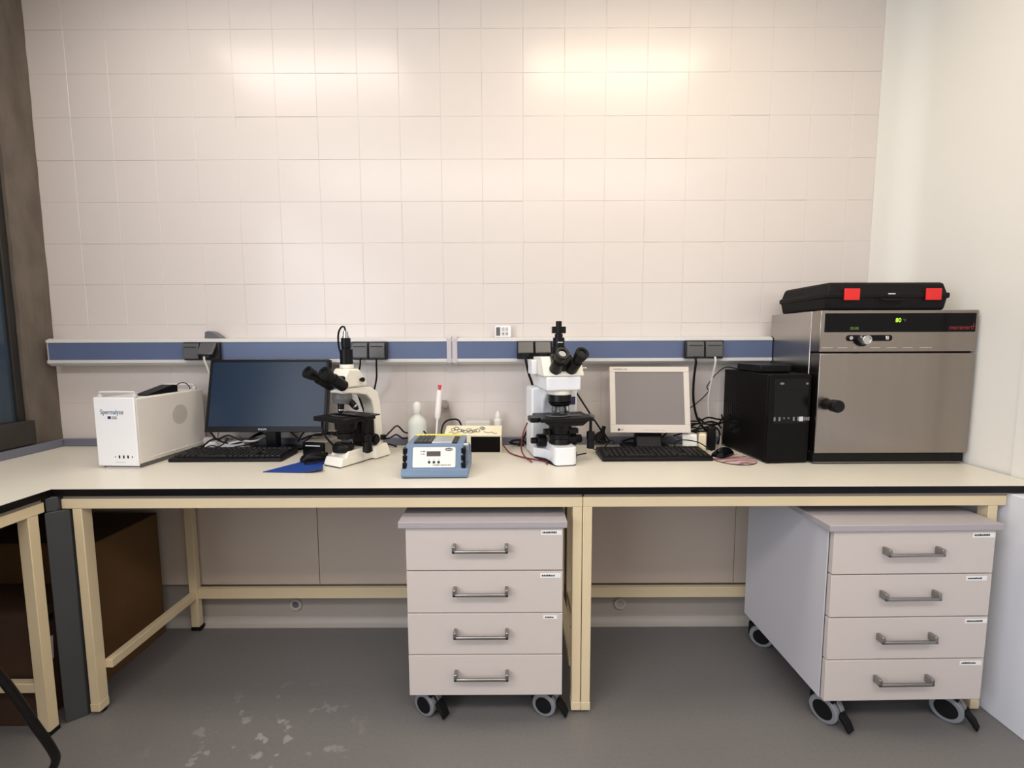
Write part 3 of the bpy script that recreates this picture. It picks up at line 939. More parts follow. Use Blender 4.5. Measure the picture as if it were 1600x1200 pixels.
obj('condenser', MB().cyl((0, -0.066, 0.1898), (0, -0.066, 0.150), 0.050, 0.046).cyl((0, -0.066, 0.150), (0, -0.066, 0.135), 0.034).cyl((0, -0.066, 0.135), (0, -0.066, 0.110), 0.042, 0.038), 'scope_black', t, 0.002)
obj('focus_block', MB().box(-0.030, 0.030, -0.005, 0.069, 0.064, 0.1895), 'scope_black', t, 0.003)
lamp_ = obj('illuminator', MB().cyl((0, -0.085, 0.055), (0, -0.085, 0.075), 0.044, 0.046).cyl((0, -0.085, 0.075), (0, -0.085, 0.090), 0.046, 0.036).ring((0, -0.085, 0.090), (0, 0, 1), 0.036, 0.028, 0.004), 'scope_black', t, 0.002)
obj('lens', MB().lathe([(0.028, 0.0), (0.026, 0.003), (0.016, 0.006), (0, 0.007)], (0, -0.085, 0.0895)), 'lens_glass', lamp_)
kn = obj('stage_drive', MB().cyl((0.088, -0.03, 0.1895), (0.088, -0.03, 0.105), 0.006).cyl((0.088, -0.03, 0.128), (0.088, -0.03, 0.096), 0.015).cyl((0.088, -0.03, 0.096), (0.088, -0.03, 0.052), 0.019, 0.022).cyl((0.088, -0.03, 0.052), (0.088, -0.03, 0.046), 0.012), 'scope_black', t, 0.002)
for s in (-1, 1):
    obj('focus_knob', MB().cyl((s * 0.036, 0.045, 0.088), (s * 0.060, 0.045, 0.088), 0.027).cyl((s * 0.060, 0.045, 0.088), (s * 0.074, 0.045, 0.088), 0.016), 'scope_black', t, 0.002)
obj('power_socket', MB().box(0.036, 0.056, 0.098, 0.116, 0.075, 0.098), 'scope_black', t, 0.002)
for ch in t.children:
    if ch.name.split('.')[0] in ('head', 'photo_port', 'camera', 'clamp_screw', 'bino_body', 'eyepiece_tube', 'nosepiece', 'objective'):
        ch.location.y -= 0.022
ca, sa = math.cos(rad(-29)), math.sin(rad(-29))
def mw(x, y, z):
    return (-0.694 + ca * x - sa * y, 2.060 + sa * x + ca * y, TOP + z)
cable('black camera lead looping from the top of the left microscope down its left side', [mw(0, -0.050, 0.578), mw(-0.008, -0.050, 0.594), mw(-0.028, -0.050, 0.590), mw(-0.050, -0.046, 0.560), mw(-0.060, -0.035, 0.50), mw(-0.060, -0.005, 0.42), mw(-0.058, 0.04, 0.33), mw(-0.066, 0.10, 0.20), mw(-0.085, 0.150, 0.08), mw(-0.10, 0.17, 0.006)], 0.004)
cable('black lead hanging from the left microscope stage down to its lamp', [mw(-0.085, -0.12, 0.184), mw(-0.080, -0.125, 0.16), mw(-0.068, -0.12, 0.12), mw(-0.058, -0.10, 0.088), mw(-0.0515, -0.088, 0.068)], 0.0045)
for k, (l, zz, dz, y2) in enumerate((('upper black lead from the rear of the left microscope to the bottle', 0.090, 0.025, 2.30), ('lower black lead from the rear of the left microscope to the bottle', 0.080, -0.005, 2.28))):
    p = mw(0.0605, 0.107, zz)
    cable(l, [p, (p[0] + 0.012, p[1] + 0.03, p[2] + dz * .6), (p[0] + 0.022, y2 - 0.04, p[2] + dz), (-0.545, y2, 0.978 - 0.03 * k), (-0.53, 2.332, 0.965 - .025 * k), (-0.46, 2.333, 0.955 - 0.025 * k), (-0.405, 2.333, 0.950 - 0.025 * k)], 0.004, group='leads behind the left microscope')

# ------------------------------------------------------------------ bottle, pipette on stand, clear items
def lathe_thing(name, label, cat, loc, parts):
    t = thing(name, label, cat, loc)
    for n_, prof, m_ in parts:
        obj(n_, MB().lathe(prof), m_, t, smooth=40)
    return t


lathe_thing('bottle', 'translucent white plastic bottle with ridged cap against the tiled wall', 'bottle', (-0.470, 2.272, TOP), (
    ('body', [(0.0, 0), (0.044, 0.0), (0.0475, 0.004), (0.0475, 0.120), (0.045, 0.136), (0.034, 0.152), (0.022, 0.162), (0.019, 0.170), (0.019, 0.188)], 'bottle_water'),
    ('cap', [(0.0205, 0.176), (0.0220, 0.178), (0.0220, 0.212), (0.0185, 0.224), (0.010, 0.232), (0.0, 0.234)], 'bottle_plastic')))
t = thing('pipette_stand', 'clear bent acrylic pipette stand against the tiled wall', 'stand', (-0.345, 2.298, TOP))
ps = MB()
ps.prism([(-0.052, 0.0), (0.052, 0.0), (0.040, 0.13), (0.022, 0.215), (0.012, 0.232), (-0.020, 0.232), (-0.034, 0.19), (-0.044, 0.10)], 'y', 0.010, 0.014, Matrix.Translation((0, 0, 0.003)) @ Matrix.Rotation(rad(-9), 4, 'X'))
ps.box(-0.052, 0.052, -0.040, 0.0125, 0.0, 0.0045)
obj('sheet', ps, 'stand_clear', t)
obj('hook', MB().box(-0.012, 0.020, -0.010, 0.046, 0.200, 0.206), 'stand_clear', t)
t = thing('pipette', 'white pipette with red push button hanging on the clear stand', 'pipette', (-0.375, 2.243, TOP + 0.042))
M = Matrix.Rotation(rad(4.5), 4, 'Y') @ Matrix.Rotation(rad(-4), 4, 'X')
obj('tip_cone', MB().lathe([(0.002, 0.0), (0.0045, 0.05), (0.0055, 0.11)], M=M), 'pip_white', t)
obj('barrel', MB().lathe([(0.006, 0.105), (0.0135, 0.118), (0.0145, 0.15), (0.0135, 0.235), (0.012, 0.25), (0.007, 0.252)], M=M), 'pip_white', t)
obj('finger_rest', MB().box(-0.010, 0.010, 0.006, 0.030, 0.222, 0.232, M), 'pip_white', t, 0.002)
obj('push_button', MB().lathe([(0.006, 0.2525), (0.006, 0.262), (0.009, 0.264), (0.009, 0.274), (0.006, 0.277), (0, 0.2775)], M=M), 'pip_red', t)
o = obj('clear_case', MB().box(-0.062, 0.062, -0.030, 0.030, 0, 0.135), 'clear_plastic', None, 0.006, loc=(-0.172, 2.298, TOP))
tag(o, 'low clear plastic case standing behind the cream box', 'case')
lathe_thing('small_bottle', 'small translucent bottle with pointed cap behind the right of the cream box', 'bottle', (-0.072, 2.312, TOP), (
    ('body', [(0.0, 0), (0.020, 0.0), (0.021, 0.003), (0.021, 0.130), (0.0205, 0.136), (0.012, 0.146)], 'bottle_plastic'),
    ('cap', [(0.0145, 0.145), (0.0145, 0.160), (0.009, 0.170), (0.003, 0.180), (0, 0.181)], 'bottle_plastic')))

# ------------------------------------------------------------------ cream/black box behind the dry bath
t = thing('storage_box', 'cream topped cardboard box with black front and line drawing behind the blue heater', 'box', (-0.198, 2.165, TOP), rad(-1))
obj('carton', MB().prism([(0.0, 0.0), (0.09, 0.0), (0.09, 0.114), (0.0, 0.084)], 'x', -0.125, 0.146), 'box_cream', t, 0.002)
obj('front_panel', MB().box(0.002, 0.1415, -0.0012, 0.0002, 0.005, 0.080), 'box_black', t)
lid = obj('lid', MB().prism([(-0.001, 0.0842), (0.091, 0.1148), (0.091, 0.1170), (-0.001, 0.0864)], 'x', -0.126, 0.147), 'box_cream', t, 0.001)
random.seed(3)
def dz(y):
    return 0.0878 + (y + 0.001) * (0.0306 / 0.092)
dd = MB()
def dl(pts):
    dd.tube([(x, y, dz(y)) for x, y in pts], 0.0013, 5, True, 4)
for k in range(11):
    cx, cy = -0.085 + 0.0145 * k + random.uniform(-.004, .004), 0.046 + random.uniform(-0.018, 0.022)
    r = random.uniform(0.007, 0.012)
    dl([(cx + r * 1.2 * math.cos(a) * random.uniform(.8, 1.15), cy + r * 1.3 * math.sin(a) * random.uniform(.8, 1.15)) for a in [2 * PI * q / 8 for q in range(9)]])
dl([(0.06, 0.03), (0.085, 0.02), (0.10, 0.026), (0.112, 0.014), (0.125, 0.016)])
dl([(-0.105, 0.02), (-0.095, 0.028), (-0.08, 0.015), (-0.06, 0.022)])
obj('line_drawing', dd, 'doodle', lid)

# ------------------------------------------------------------------ blue dry bath heater
t = thing('dry_bath_heater', 'light blue digital dry block heater with cream control panel on the bench', 'heater', (-0.300, 1.762, TOP), rad(1))
body = MB()
body.prism([(-0.005, 0.012), (-0.002, 0.003), (0.215, 0.003), (0.215, 0.055), (0.205, 0.040), (0.020, 0.040), (0.002, 0.036)], 'x', -0.132, 0.128)
obj('tray', body, 'bath_blue', t, 0.003)
M2 = MB()
M2.prism([(0.004, 0.030), (0.030, 0.128), (0.205, 0.128), (0.212, 0.040), (0.20, 0.032)], 'x', -0.116, 0.108)
bo = obj('housing', M2, 'bath_blue', t, 0.003)
fn = math.atan2(0.026, 0.098)
MF = Matrix.Translation((0, 0.004, 0.030)) @ Matrix.Rotation(-fn, 4, 'X')
cp = obj('control_panel', MB().prism(roundrect(-0.088, 0.078, 0.012, 0.090, 0.006), 'y', -0.0016, -0.0002, MF), 'panel_cream', t)
obj('display', MB().box(-0.034, 0.020, -0.0026, -0.0014, 0.055, 0.074, MF), 'display_dark', cp)
for k in range(3):
    b0 = MF @ Vector((-0.024 + 0.0185 * k, -0.0016, 0.032)); b1 = MF @ Vector((-0.024 + 0.0185 * k, -0.0045, 0.032))
    obj('button', MB().cyl(b0, b1, 0.0055, 0.005, 18), 'button_grey', cp)
mk = MB()
for k in range(3):
    mk.box(-0.026 + 0.0185 * k, -0.022 + 0.0185 * k, -0.0022, -0.0014, 0.043, 0.0445, MF)
mk.box(-0.058, -0.054, -0.0022, -0.0014, 0.072, 0.075, MF).box(-0.050, -0.040, -0.0022, -0.0014, 0.072, 0.075, MF)
mk.box(-0.058, -0.054, -0.0022, -0.0014, 0.062, 0.065, MF).box(-0.050, -0.042, -0.0022, -0.0014, 0.062, 0.065, MF)
obj('markings', mk, 'button_grey', cp)
lg = obj('logo', MB().prism([(0.052 + 0.016 * math.cos(2 * PI * k / 28), 0.081 + 0.0068 * math.sin(2 * PI * k / 28)) for k in range(28)], 'y', -0.0022, -0.0014, MF), 'scope_grey', cp)
def on(M_, x, z, off=-0.0027, sx=1.0):
    return M_ @ Matrix.Translation((x, off, z)) @ Matrix.Rotation(PI / 2, 4, 'X') @ Matrix.Diagonal((sx, 1, 1, 1))
o = text('lettering', 'Labnet', 0.0095, 'panel_cream', cp, (0, 0, 0), depth=0.0003); o.matrix_local = on(MF, 0.052, 0.081)
o = text('lettering', 'AccuBlock  Digital Dry Bath', 0.0062, 'button_grey', cp, (0, 0, 0), depth=0.0003); o.matrix_local = on(MF, 0.026, 0.021)
blk = MB().box(-0.088, -0.020, 0.042, 0.165, 0.1265, 0.1345)
bk = obj('heating_block', blk, 'block_dark', t, 0.002)
for i in range(4):
    for j in range(5):
        obj('tube_well', MB().ring((-0.080 + 0.0175 * i, 0.054 + 0.0245 * j, 0.1346), (0, 0, 1), 0.0075, 0.0048, 0.003, 14), 'scope_grey', bk)
obj('block_plate', MB().box(-0.018, 0.062, 0.045, 0.160, 0.1265, 0.1335), 'block_alu', t, 0.002)
obj('block_slot', MB().box(0.064, 0.082, 0.042, 0.165, 0.1265, 0.132), 'block_dark', t)
for s in (-1, 1):
    x = -0.118 if s < 0 else 0.110
    for k in range(3):
        obj('side_grip', MB().box(x - 0.010, x + 0.008, 0.006 + 0.007 * k, 0.034 + 0.007 * k, 0.036 + 0.027 * k, 0.060 + 0.027 * k), 'black_plastic', t, 0.003)
obj('hinge', MB().cyl((0.100, 0.05, 0.120), (0.124, 0.06, 0.120), 0.006), 'silver', t)
obj('rear_guard', MB().prism([(0.08, 0.04), (0.215, 0.02), (0.215, 0.085), (0.14, 0.11), (0.10, 0.09)], 'x', 0.1085, 0.124), 'bath_blue', t, 0.003)
o = obj('edge_strip', MB().box(-0.105, 0.085, -0.008, 0.008, 0, 0.007), 'yellow_strip', None, 0.001, loc=(-0.300, 1.952, TOP + 0.1285), rotz=rad(0.5))
tag(o, 'yellow ruler strip lying across the rear of the blue block heater', 'ruler')
cable('black lead looping up behind the blue heater to the cream box', [(-0.30, 2.11, 0.908), (-0.315, 2.125, 0.95), (-0.337, 2.18, 1.0), (-0.330, 2.245, 1.035), (-0.295, 2.268, 1.046), (-0.262, 2.275, 1.035), (-0.246, 2.29, 0.97), (-0.245, 2.31, 0.908)], 0.0045)
cable('short black lead curled under the hanging pipette behind the blue heater', [(-0.425, 2.20, 1.0), (-0.405, 2.18, 0.98), (-0.41, 2.16, 0.95), (-0.385, 2.13, 0.962), (-0.35, 2.12, 0.96), (-0.325, 2.115, 0.94), (-0.315, 2.11, 0.906)], 0.0042)
t_ = [(-0.045, 2.20, 0.932), (-0.015, 2.16, 0.906), (0.02, 2.10, 0.9045), (0.06, 2.06, 0.9045), (0.11, 2.02, 0.9045), (0.145, 1.99, 0.9045), (0.150, 1.95, 0.9045)]
cable('dark red lead lying on the bench between cream box and right microscope', t_, 0.0032, 'cable_red')
cable('dark red lead drooping from the left of the right microscope stage', [(0.066, 1.985, 1.078), (0.052, 2.00, 1.04), (0.042, 2.03, 0.99), (0.042, 2.05, 0.94), (0.060, 2.05, 0.908), (0.075, 2.025, 0.9045), (0.085, 1.985, 0.9045)], 0.003, 'cable_red')
o = obj('cable_coil', MB().tube([(0.075, 2.30, 0.915), (0.045, 2.29, 0.935), (0.01, 2.29, 0.935), (-0.01, 2.30, 0.92), (0.01, 2.31, 0.912), (0.06, 2.31, 0.906)], 0.006), 'cable_black')
tag(o, 'short coil of black lead behind the base of the right microscope', 'cable')

# ------------------------------------------------------------------ right microscope
RMX, RMY, RMA = 0.199, 2.095, rad(10)
t = thing('microscope', 'large cool white research microscope with black binocular head at bench centre', 'microscope', (RMX, RMY, TOP), RMA, 'microscopes')
base = MB()
base.prism(roundrect(-0.049, 0.049, -0.172, 0.02, 0.022), 'z', 0.004, 0.080)
obj('lamp_base', base, 'scope_cool', t, 0.004, 3)
b2 = MB()
b2.prism([(-0.049, -0.10), (0.049, -0.10), (0.058, -0.05), (0.10, 0.0), (0.105, 0.155), (-0.105, 0.155), (-0.105, 0.0), (-0.062, -0.045)], 'z', 0.004, 0.048)
obj('base', b2, 'scope_cool', t, 0.006, 3)
obj('base_pad', MB().prism([(-0.045, -0.16), (0.045, -0.16), (0.10, 0.0), (0.10, 0.15), (-0.10, 0.15), (-0.10, 0.0)], 'z', 0.0, 0.0038), 'rubber', t)
c = MB().box(-0.106, 0.112, 0.030, 0.154, 0.040, 0.318)
c.prism([(0.0302, 0.20), (0.0302, 0.318), (-0.02, 0.318), (-0.05, 0.300), (0.0, 0.26)], 'x', -0.06, 0.06)
col = obj('column', c, 'scope_cool', t, 0.010, 3)
bd = obj('badge', MB().box(0.072, 0.102, 0.0285, 0.0298, 0.235, 0.272), 'badge_blue', col, 0.001)
ar = MB().prism([(-0.13, 0.318), (0.13, 0.318), (0.13, 0.378), (-0.13, 0.378)], 'x', -0.076, 0.076)
obj('arm', ar, 'scope_cool', t, 0.008, 3)
obj('nosepiece_mount', MB().cyl((0, -0.065, 0.3178), (0, -0.065, 0.296), 0.055, 0.052), 'scope_white', t, 0.004)
obj('nosepiece', MB().cyl((0, -0.065, 0.2958), (0, -0.068, 0.262), 0.050, 0.052).cyl((0, -0.068, 0.262), (0, -0.068, 0.246), 0.052, 0.040), 'scope_black', t, 0.003)
for k in range(5):
    a = rad(-90 + 72 * k)
    av = Vector((0.026 * math.cos(a), -0.068 + 0.026 * math.sin(a), 0.250))
    bv_ = Vector((0.032 * math.cos(a), -0.068 + 0.034 * math.sin(a), 0.214))
    o = obj('objective', MB().cyl(av, av.lerp(bv_, 0.7), 0.0125).cyl(av.lerp(bv_, 0.7), bv_, 0.011, 0.007), 'silver' if k % 2 else 'scope_grey', t, 0.0008)
st = MB().box(-0.105, 0.128, -0.150, 0.022, 0.186, 0.203).prism([(-0.09, 0.186), (-0.06, 0.166), (0.085, 0.166), (0.11, 0.186)], 'y', -0.14, 0.01)
st.prism(roundrect(-0.142, -0.10, -0.12, -0.04, 0.012), 'z', 0.182, 0.203)
obj('stage', st, 'scope_black', t, 0.003)
obj('stage_ring', MB().ring((0, -0.068, 0.2032), (0, 0, 1), 0.048, 0.040, 0.0018), 'scope_grey', t)
sc = MB().tube([(-0.07, -0.085, 0.2075), (-0.05, -0.12, 0.2075), (0.0, -0.128, 0.2075), (0.03, -0.11, 0.2075)], 0.0025, 6)
sc.box(0.03, 0.09, -0.10, -0.085, 0.2035, 0.2075).box(0.128, 0.150, -0.10, -0.06, 0.186, 0.204)
obj('slide_holder', sc, 'scope_grey', t)
obj('condenser', MB().cyl((0, -0.075, 0.1655), (0, -0.075, 0.140), 0.050).cyl((0, -0.075, 0.140), (0, -0.075, 0.125), 0.043).cyl((0, -0.075, 0.125), (0, -0.075, 0.105), 0.048).cyl((0, -0.075, 0.105), (0, -0.075, 0.0805), 0.043, 0.050), 'scope_black', t, 0.002)
obj('condenser_lever', MB().box(0.03, 0.072, -0.115, -0.085, 0.128, 0.150).box(-0.075, -0.045, -0.09, -0.06, 0.120, 0.145), 'scope_black', t, 0.003)
for s in (-1, 1):
    obj('focus_knob', MB().cyl((s * 0.050, -0.012, 0.082), (s * 0.092, -0.012, 0.082), 0.029).cyl((s * 0.092, -0.012, 0.082), (s * 0.118, -0.012, 0.082), 0.020 if s > 0 else 0.014), 'scope_black', t, 0.003)
obj('stage_drive', MB().cyl((0.139, -0.08, 0.1855), (0.139, -0.08, 0.10), 0.0065).cyl((0.139, -0.08, 0.128), (0.139, -0.08, 0.092), 0.018).cyl((0.139, -0.08, 0.092), (0.139, -0.08, 0.052), 0.015, 0.017), 'scope_black', t, 0.002)
obj('filter_lever', MB().box(0.049, 0.056, -0.14, -0.125, 0.026, 0.052).cyl((0.054, -0.132, 0.036), (0.098, -0.145, 0.046), 0.003), 'scope_black', t)
hd = MB().prism([(-0.120, 0.3785), (0.085, 0.3785), (0.085, 0.458), (-0.045, 0.462), (-0.075, 0.455), (-0.122, 0.388)], 'x', -0.086, 0.092)
obj('head', hd, 'scope_white', t, 0.006, 3)
obj('lamp_house', MB().box(-0.112, -0.0865, 0.0, 0.08, 0.380, 0.445), 'scope_cool', t, 0.004)
obj('slider_rod', MB().cyl((0.098, 0.01, 0.405), (0.140, 0.01, 0.405), 0.0032).cyl((0.138, 0.01, 0.405), (0.146, 0.01, 0.405), 0.005), 'silver', t)
obj('slider_rod', MB().cyl((0.076, 0.0, 0.336), (0.100, 0.0, 0.336), 0.0028).cyl((0.098, 0.0, 0.336), (0.106, 0.0, 0.336), 0.006), 'scope_grey', t)
obj('bino_body', MB().prism([(-0.052, 0.400), (-0.112, 0.396), (-0.130, 0.425), (-0.105, 0.470), (-0.060, 0.475)], 'x', -0.046, 0.046), 'scope_black', t, 0.010, 3)
for s in (-1, 1):
    eyepiece(t, (s * 0.034 + 0.002, -0.100, 0.404), (s * 0.042 + 0.014, -0.205, 0.482), 0.0265)
pt = obj('photo_tube', MB().cyl((0.012, 0.0, 0.4622), (0.012, 0.0, 0.505), 0.032, 0.030).cyl((0.012, 0.0, 0.505), (0.012, 0.0, 0.545), 0.026).cyl((0.012, 0.0, 0.545), (0.012, 0.0, 0.562), 0.018), 'scope_black', t, 0.002)
obj('camera_clamp', MB().cyl((0.012, 0, 0.562), (0.012, 0, 0.618), 0.0135).box(-0.019, 0.043, -0.010, 0.010, 0.564, 0.594), 'scope_black', pt, 0.002)
obj('label_strip', MB().box(0.0, 0.024, -0.0272, -0.0258, 0.522, 0.526), 'silver_ink', pt)

# tied hank of cable hanging beside the beige monitor
t = thing('cable_hank', 'tied hank of black cable hanging on the wall left of the beige monitor', 'cable', (0.455, 2.305, 0.93))
random.seed(6)
for k in range(6):
    a = rad(-150 + 18 * k)
    dx, dzz = math.cos(a) * 0.055, math.sin(a) * 0.055
    hk = MB().tube([(0.0, 0.0, 0.05), (dx * 0.5 + 0.004, -0.006, 0.045 + dzz * 0.5), (dx, -0.010 - 0.004 * k % 3, 0.05 + dzz), (dx * 0.9 - 0.012, -0.004, 0.045 + dzz), (dx * 0.4 - 0.008, 0.006, 0.045 + dzz * 0.45), (0.0, 0.004, 0.048)], 0.0042, 8)
    obj('loop', hk, 'cable_black', t)
obj('tie', MB().cyl((0.0, 0, 0.040), (0.008, 0, 0.072), 0.010), 'cable_black', t)
cable('thin dark lead lying behind the stage knob of the right microscope', [(0.36, 2.16, 0.94), (0.39, 2.18, 0.915), (0.43, 2.20, 0.906), (0.47, 2.25, 0.925), (0.495, 2.28, 0.935), (0.515, 2.31, 0.92), (0.52, 2.325, 0.906)], 0.0025)

# ------------------------------------------------------------------ beige monitor
yaw, tilt = -0.05, 0.20
sc_ = 2.19 / 2.371
W, Hh = 0.41 * sc_, 0.345 * sc_
zb = 1.433 - (1.433 - 0.954) * sc_ - TOP
t = thing('monitor', 'beige framed square monitor with grey screen beside the black tower computer', 'monitor', (0.716 * sc_, 2.371 * sc_, TOP), yaw)
TM = Matrix.Translation((0, 0, zb)) @ Matrix.Rotation(-tilt, 4, 'X')
bx = 0.026
hs = obj('housing', MB().box(-W / 2, W / 2, 0.0, 0.022, 0, Hh, TM).frustum((-W / 2 + .05, W / 2 - .05, 0.022, 0.045), 0.05, (-W / 2 + .07, W / 2 - .07, 0.022, 0.036), Hh - .06, TM), 'lg_beige', t, 0.003)
bz = MB()
for q in ((-W / 2, W / 2, Hh - bx, Hh), (-W / 2, W / 2, 0, 0.038), (-W / 2, -W / 2 + bx, 0.038, Hh - bx), (W / 2 - bx, W / 2, 0.038, Hh - bx)):
    bz.box(q[0], q[1], -0.006, -0.0002, q[2], q[3], TM)
bzo = obj('bezel', bz, 'lg_beige', t, 0.0015)
obj('screen', MB().box(-W / 2 + bx + .0002, W / 2 - bx - .0002, -0.0022, -0.0003, 0.0382, Hh - bx - .0002, TM), 'screen_grey', t)
o = text('lettering', 'FLATRON L1715S', 0.0085, 'button_grey', bzo, (0, 0, 0), depth=0.0003); o.matrix_local = on(TM, -W / 2 + 0.052, Hh - 0.013, -0.0065)
lgo = obj('logo', MB().cyl(TM @ Vector((-W / 2 + 0.040, -0.0060, 0.014)), TM @ Vector((-W / 2 + 0.040, -0.0066, 0.014)), 0.006), 'button_grey', bzo)
o = text('lettering', 'LG', 0.010, 'button_grey', bzo, (0, 0, 0), depth=0.0003); o.matrix_local = on(TM, -W / 2 + 0.055, 0.014, -0.0065)
for k in range(7):
    obj('button', MB().box(-0.036 + 0.0155 * k, -0.027 + 0.0155 * k, -0.0072, -0.0055, 0.012, 0.016, TM), 'joint_grey', bzo, 0.0008)
obj('stand_neck', MB().prism([(0.0, 0.0), (0.085, 0.0), (0.075, 0.10), (0.045, 0.10)], 'x', -0.062, 0.062), 'black_plastic', t, 0.006)
obj('stand_base', MB().frustum((-0.125, 0.115, -0.012, 0.125), 0.0, (-0.115, 0.105, 0.0, 0.12), 0.018), 'black_plastic', t, 0.004)

# tangle between beige monitor and tower
lab = ['black lead looping highest in the tangle left of the tower', 'black lead sweeping from the monitor edge to the tower in the tangle', 'black lead forming the lowest loop of the tangle left of the tower', 'thin black lead bowed over the white power plug',
       'black lead coiled in the middle of the tangle by the tower', 'thin black lead rising from the tangle to the top of the tower']
paths = [
    [(0.83, 2.29, 1.00), (0.87, 2.27, 1.03), (0.92, 2.26, 1.035), (0.97, 2.27, 1.05), (1.02, 2.28, 1.04), (1.055, 2.29, 1.035)],
    [(0.79, 2.24, 0.965), (0.85, 2.23, 0.985), (0.92, 2.24, 1.0), (0.98, 2.26, 1.01), (1.03, 2.27, 1.02), (1.06, 2.28, 1.03)],
    [(0.83, 2.24, 0.975), (0.87, 2.22, 1.01), (0.90, 2.22, 1.0), (0.88, 2.22, 0.97), (0.915, 2.205, 1.03), (0.985, 2.222, 1.034), (1.03, 2.255, 1.0)],
    [(0.80, 2.20, 0.906), (0.775, 2.18, 0.94), (0.80, 2.145, 0.965), (0.86, 2.122, 0.96), (0.905, 2.128, 0.935), (0.935, 2.15, 0.914), (0.947, 2.152, 0.913)],
    [(0.84, 2.27, 0.99), (0.87, 2.25, 1.02), (0.93, 2.25, 1.025), (0.99, 2.26, 1.03), (0.97, 2.25, 0.99), (0.90, 2.25, 0.985), (0.855, 2.26, 0.985)],
    [(0.83, 2.31, 1.0), (0.845, 2.32, 1.05), (0.93, 2.33, 1.11), (0.99, 2.33, 1.17), (0.985, 2.33, 1.20), (1.03, 2.335, 1.26), (1.075, 2.33, 1.295), (1.10, 2.25, 1.2915)],
]
for l, p in zip(lab, paths):
    cable(l, p, 0.0026 if 'thin' in l else 0.0042, group='cable tangle by the tower computer')
for l, p, r_, m_ in (
    ('black lead dropping from the tangle behind the power brick', [(0.93, 2.29, 1.045), (0.96, 2.28, 1.02), (1.0, 2.285, 1.005), (1.03, 2.29, 0.985), (1.045, 2.30, 0.95), (1.04, 2.31, 0.906)], 0.0042, 'cable_black'),
    ('thin grey lead trailing on the bench behind the right keyboard', [(0.80, 2.30, 0.955), (0.83, 2.27, 0.935), (0.86, 2.285, 0.925), (0.90, 2.30, 0.935), (0.935, 2.29, 0.915), (0.94, 2.27, 0.904)], 0.0028, 'warm_grey'),
    ('thin grey lead tucked between the power brick and the tower', [(1.0, 2.20, 0.906), (1.012, 2.22, 0.94), (1.022, 2.24, 0.965), (1.03, 2.25, 0.94), (1.022, 2.24, 0.906)], 0.0028, 'warm_grey'),
    ('black lead bowed over the top of the power brick', [(0.90, 2.31, 1.0), (0.925, 2.27, 1.02), (0.965, 2.235, 1.022), (1.005, 2.24, 1.025), (1.035, 2.26, 1.045), (1.045, 2.29, 1.06)], 0.0042, 'cable_black'),
    ('black lead drooping behind the foot of the beige monitor', [(0.80, 2.325, 0.98), (0.76, 2.325, 0.94), (0.70, 2.325, 0.925), (0.62, 2.325, 0.935), (0.56, 2.325, 0.92)], 0.0038, 'cable_black')):
    cable(l, p, r_, m_, 'cable tangle by the tower computer')
t = thing('power_plug', 'cream power adapter lying on its side by the right keyboard', 'adapter', (0.866, 2.215, TOP), rad(-24))
obj('body', MB().frustum((-0.034, 0.034, -0.032, 0.032), 0.0, (-0.040, 0.028, -0.030, 0.030), 0.082), 'panel_cream', t, 0.008, 3)
obj('end_piece', MB().box(0.0345, 0.070, -0.026, 0.03, 0.002, 0.088), 'adapter_cream', t, 0.008, 3)
o = obj('power_brick', MB().box(-0.018, 0.018, -0.03, 0.03, 0.0, 0.11), 'black_plastic', None, 0.004, loc=(0.972, 2.235, TOP), rotz=rad(-15))
tag(o, 'upright black power brick standing between cream adapter and tower computer', 'adapter')

# round mouse mat and mouse
t = thing('mouse_mat', 'rounded pink patterned mouse mat in front of the tower computer', 'mouse mat', (0.987, 2.030, TOP))
mp_ = [(0.105 * math.cos(2 * PI * k / 48) * 0.87, 0.100 * math.sin(2 * PI * k / 48)) for k in range(48)]
obj('rubber_base', MB().prism(mp_, 'z', 0.0, 0.0028), 'rubber', t)
obj('cloth_top', MB().prism([(x * .985, y * .985) for x, y in mp_], 'z', 0.0028, 0.004), 'mat_swirl', t)
mouse('glossy black mouse on the pink patterned mat', 0.965, 2.085, TOP + 0.004, rad(-52), 'black_gloss')

# ------------------------------------------------------------------ tower computer
t = thing('tower_computer', 'black tower computer standing on the bench against the steel incubator', 'computer', (1.090, 1.958, TOP), rad(4.2))
Wp, Hp, Dp = 0.187, 0.385, 0.358
cs = MB().box(0.0, Wp, 0.012, Dp, 0.008, Hp)
cse = obj('case', cs, 'pc_black', t, 0.003)
fr_ = obj('front_panel', MB().prism(roundrect(0.001, Wp - 0.001, 0.004, Hp - 0.001, 0.006), 'y', -0.004, 0.0118), 'pc_black', t, 0.002)
obj('foot', MB().box(0.01, 0.03, 0.02, 0.05, 0, 0.0078), 'rubber', t)
obj('foot', MB().box(Wp - 0.03, Wp - 0.01, 0.02, 0.05, 0, 0.0078), 'rubber', t)
obj('foot', MB().box(0.01, 0.03, Dp - 0.05, Dp - 0.02, 0, 0.0078), 'rubber', t)
obj('foot', MB().box(Wp - 0.03, Wp - 0.01, Dp - 0.05, Dp - 0.02, 0, 0.0078), 'rubber', t)
obj('gloss_panel', MB().box(0.022, Wp - 0.012, -0.0052, -0.0038, 0.175, Hp - 0.018), 'pc_front', t, 0.001)
dr = obj('optical_drive', MB().box(0.028, Wp - 0.016, -0.0068, -0.0050, 0.318, 0.358), 'pc_front', t, 0.001)
obj('drive_logo', MB().box(0.045, 0.062, -0.0074, -0.0066, 0.343, 0.351), 'port_grey', dr)
obj('eject_button', MB().box(0.160, 0.170, -0.0080, -0.0066, 0.342, 0.350), 'port_grey', dr)
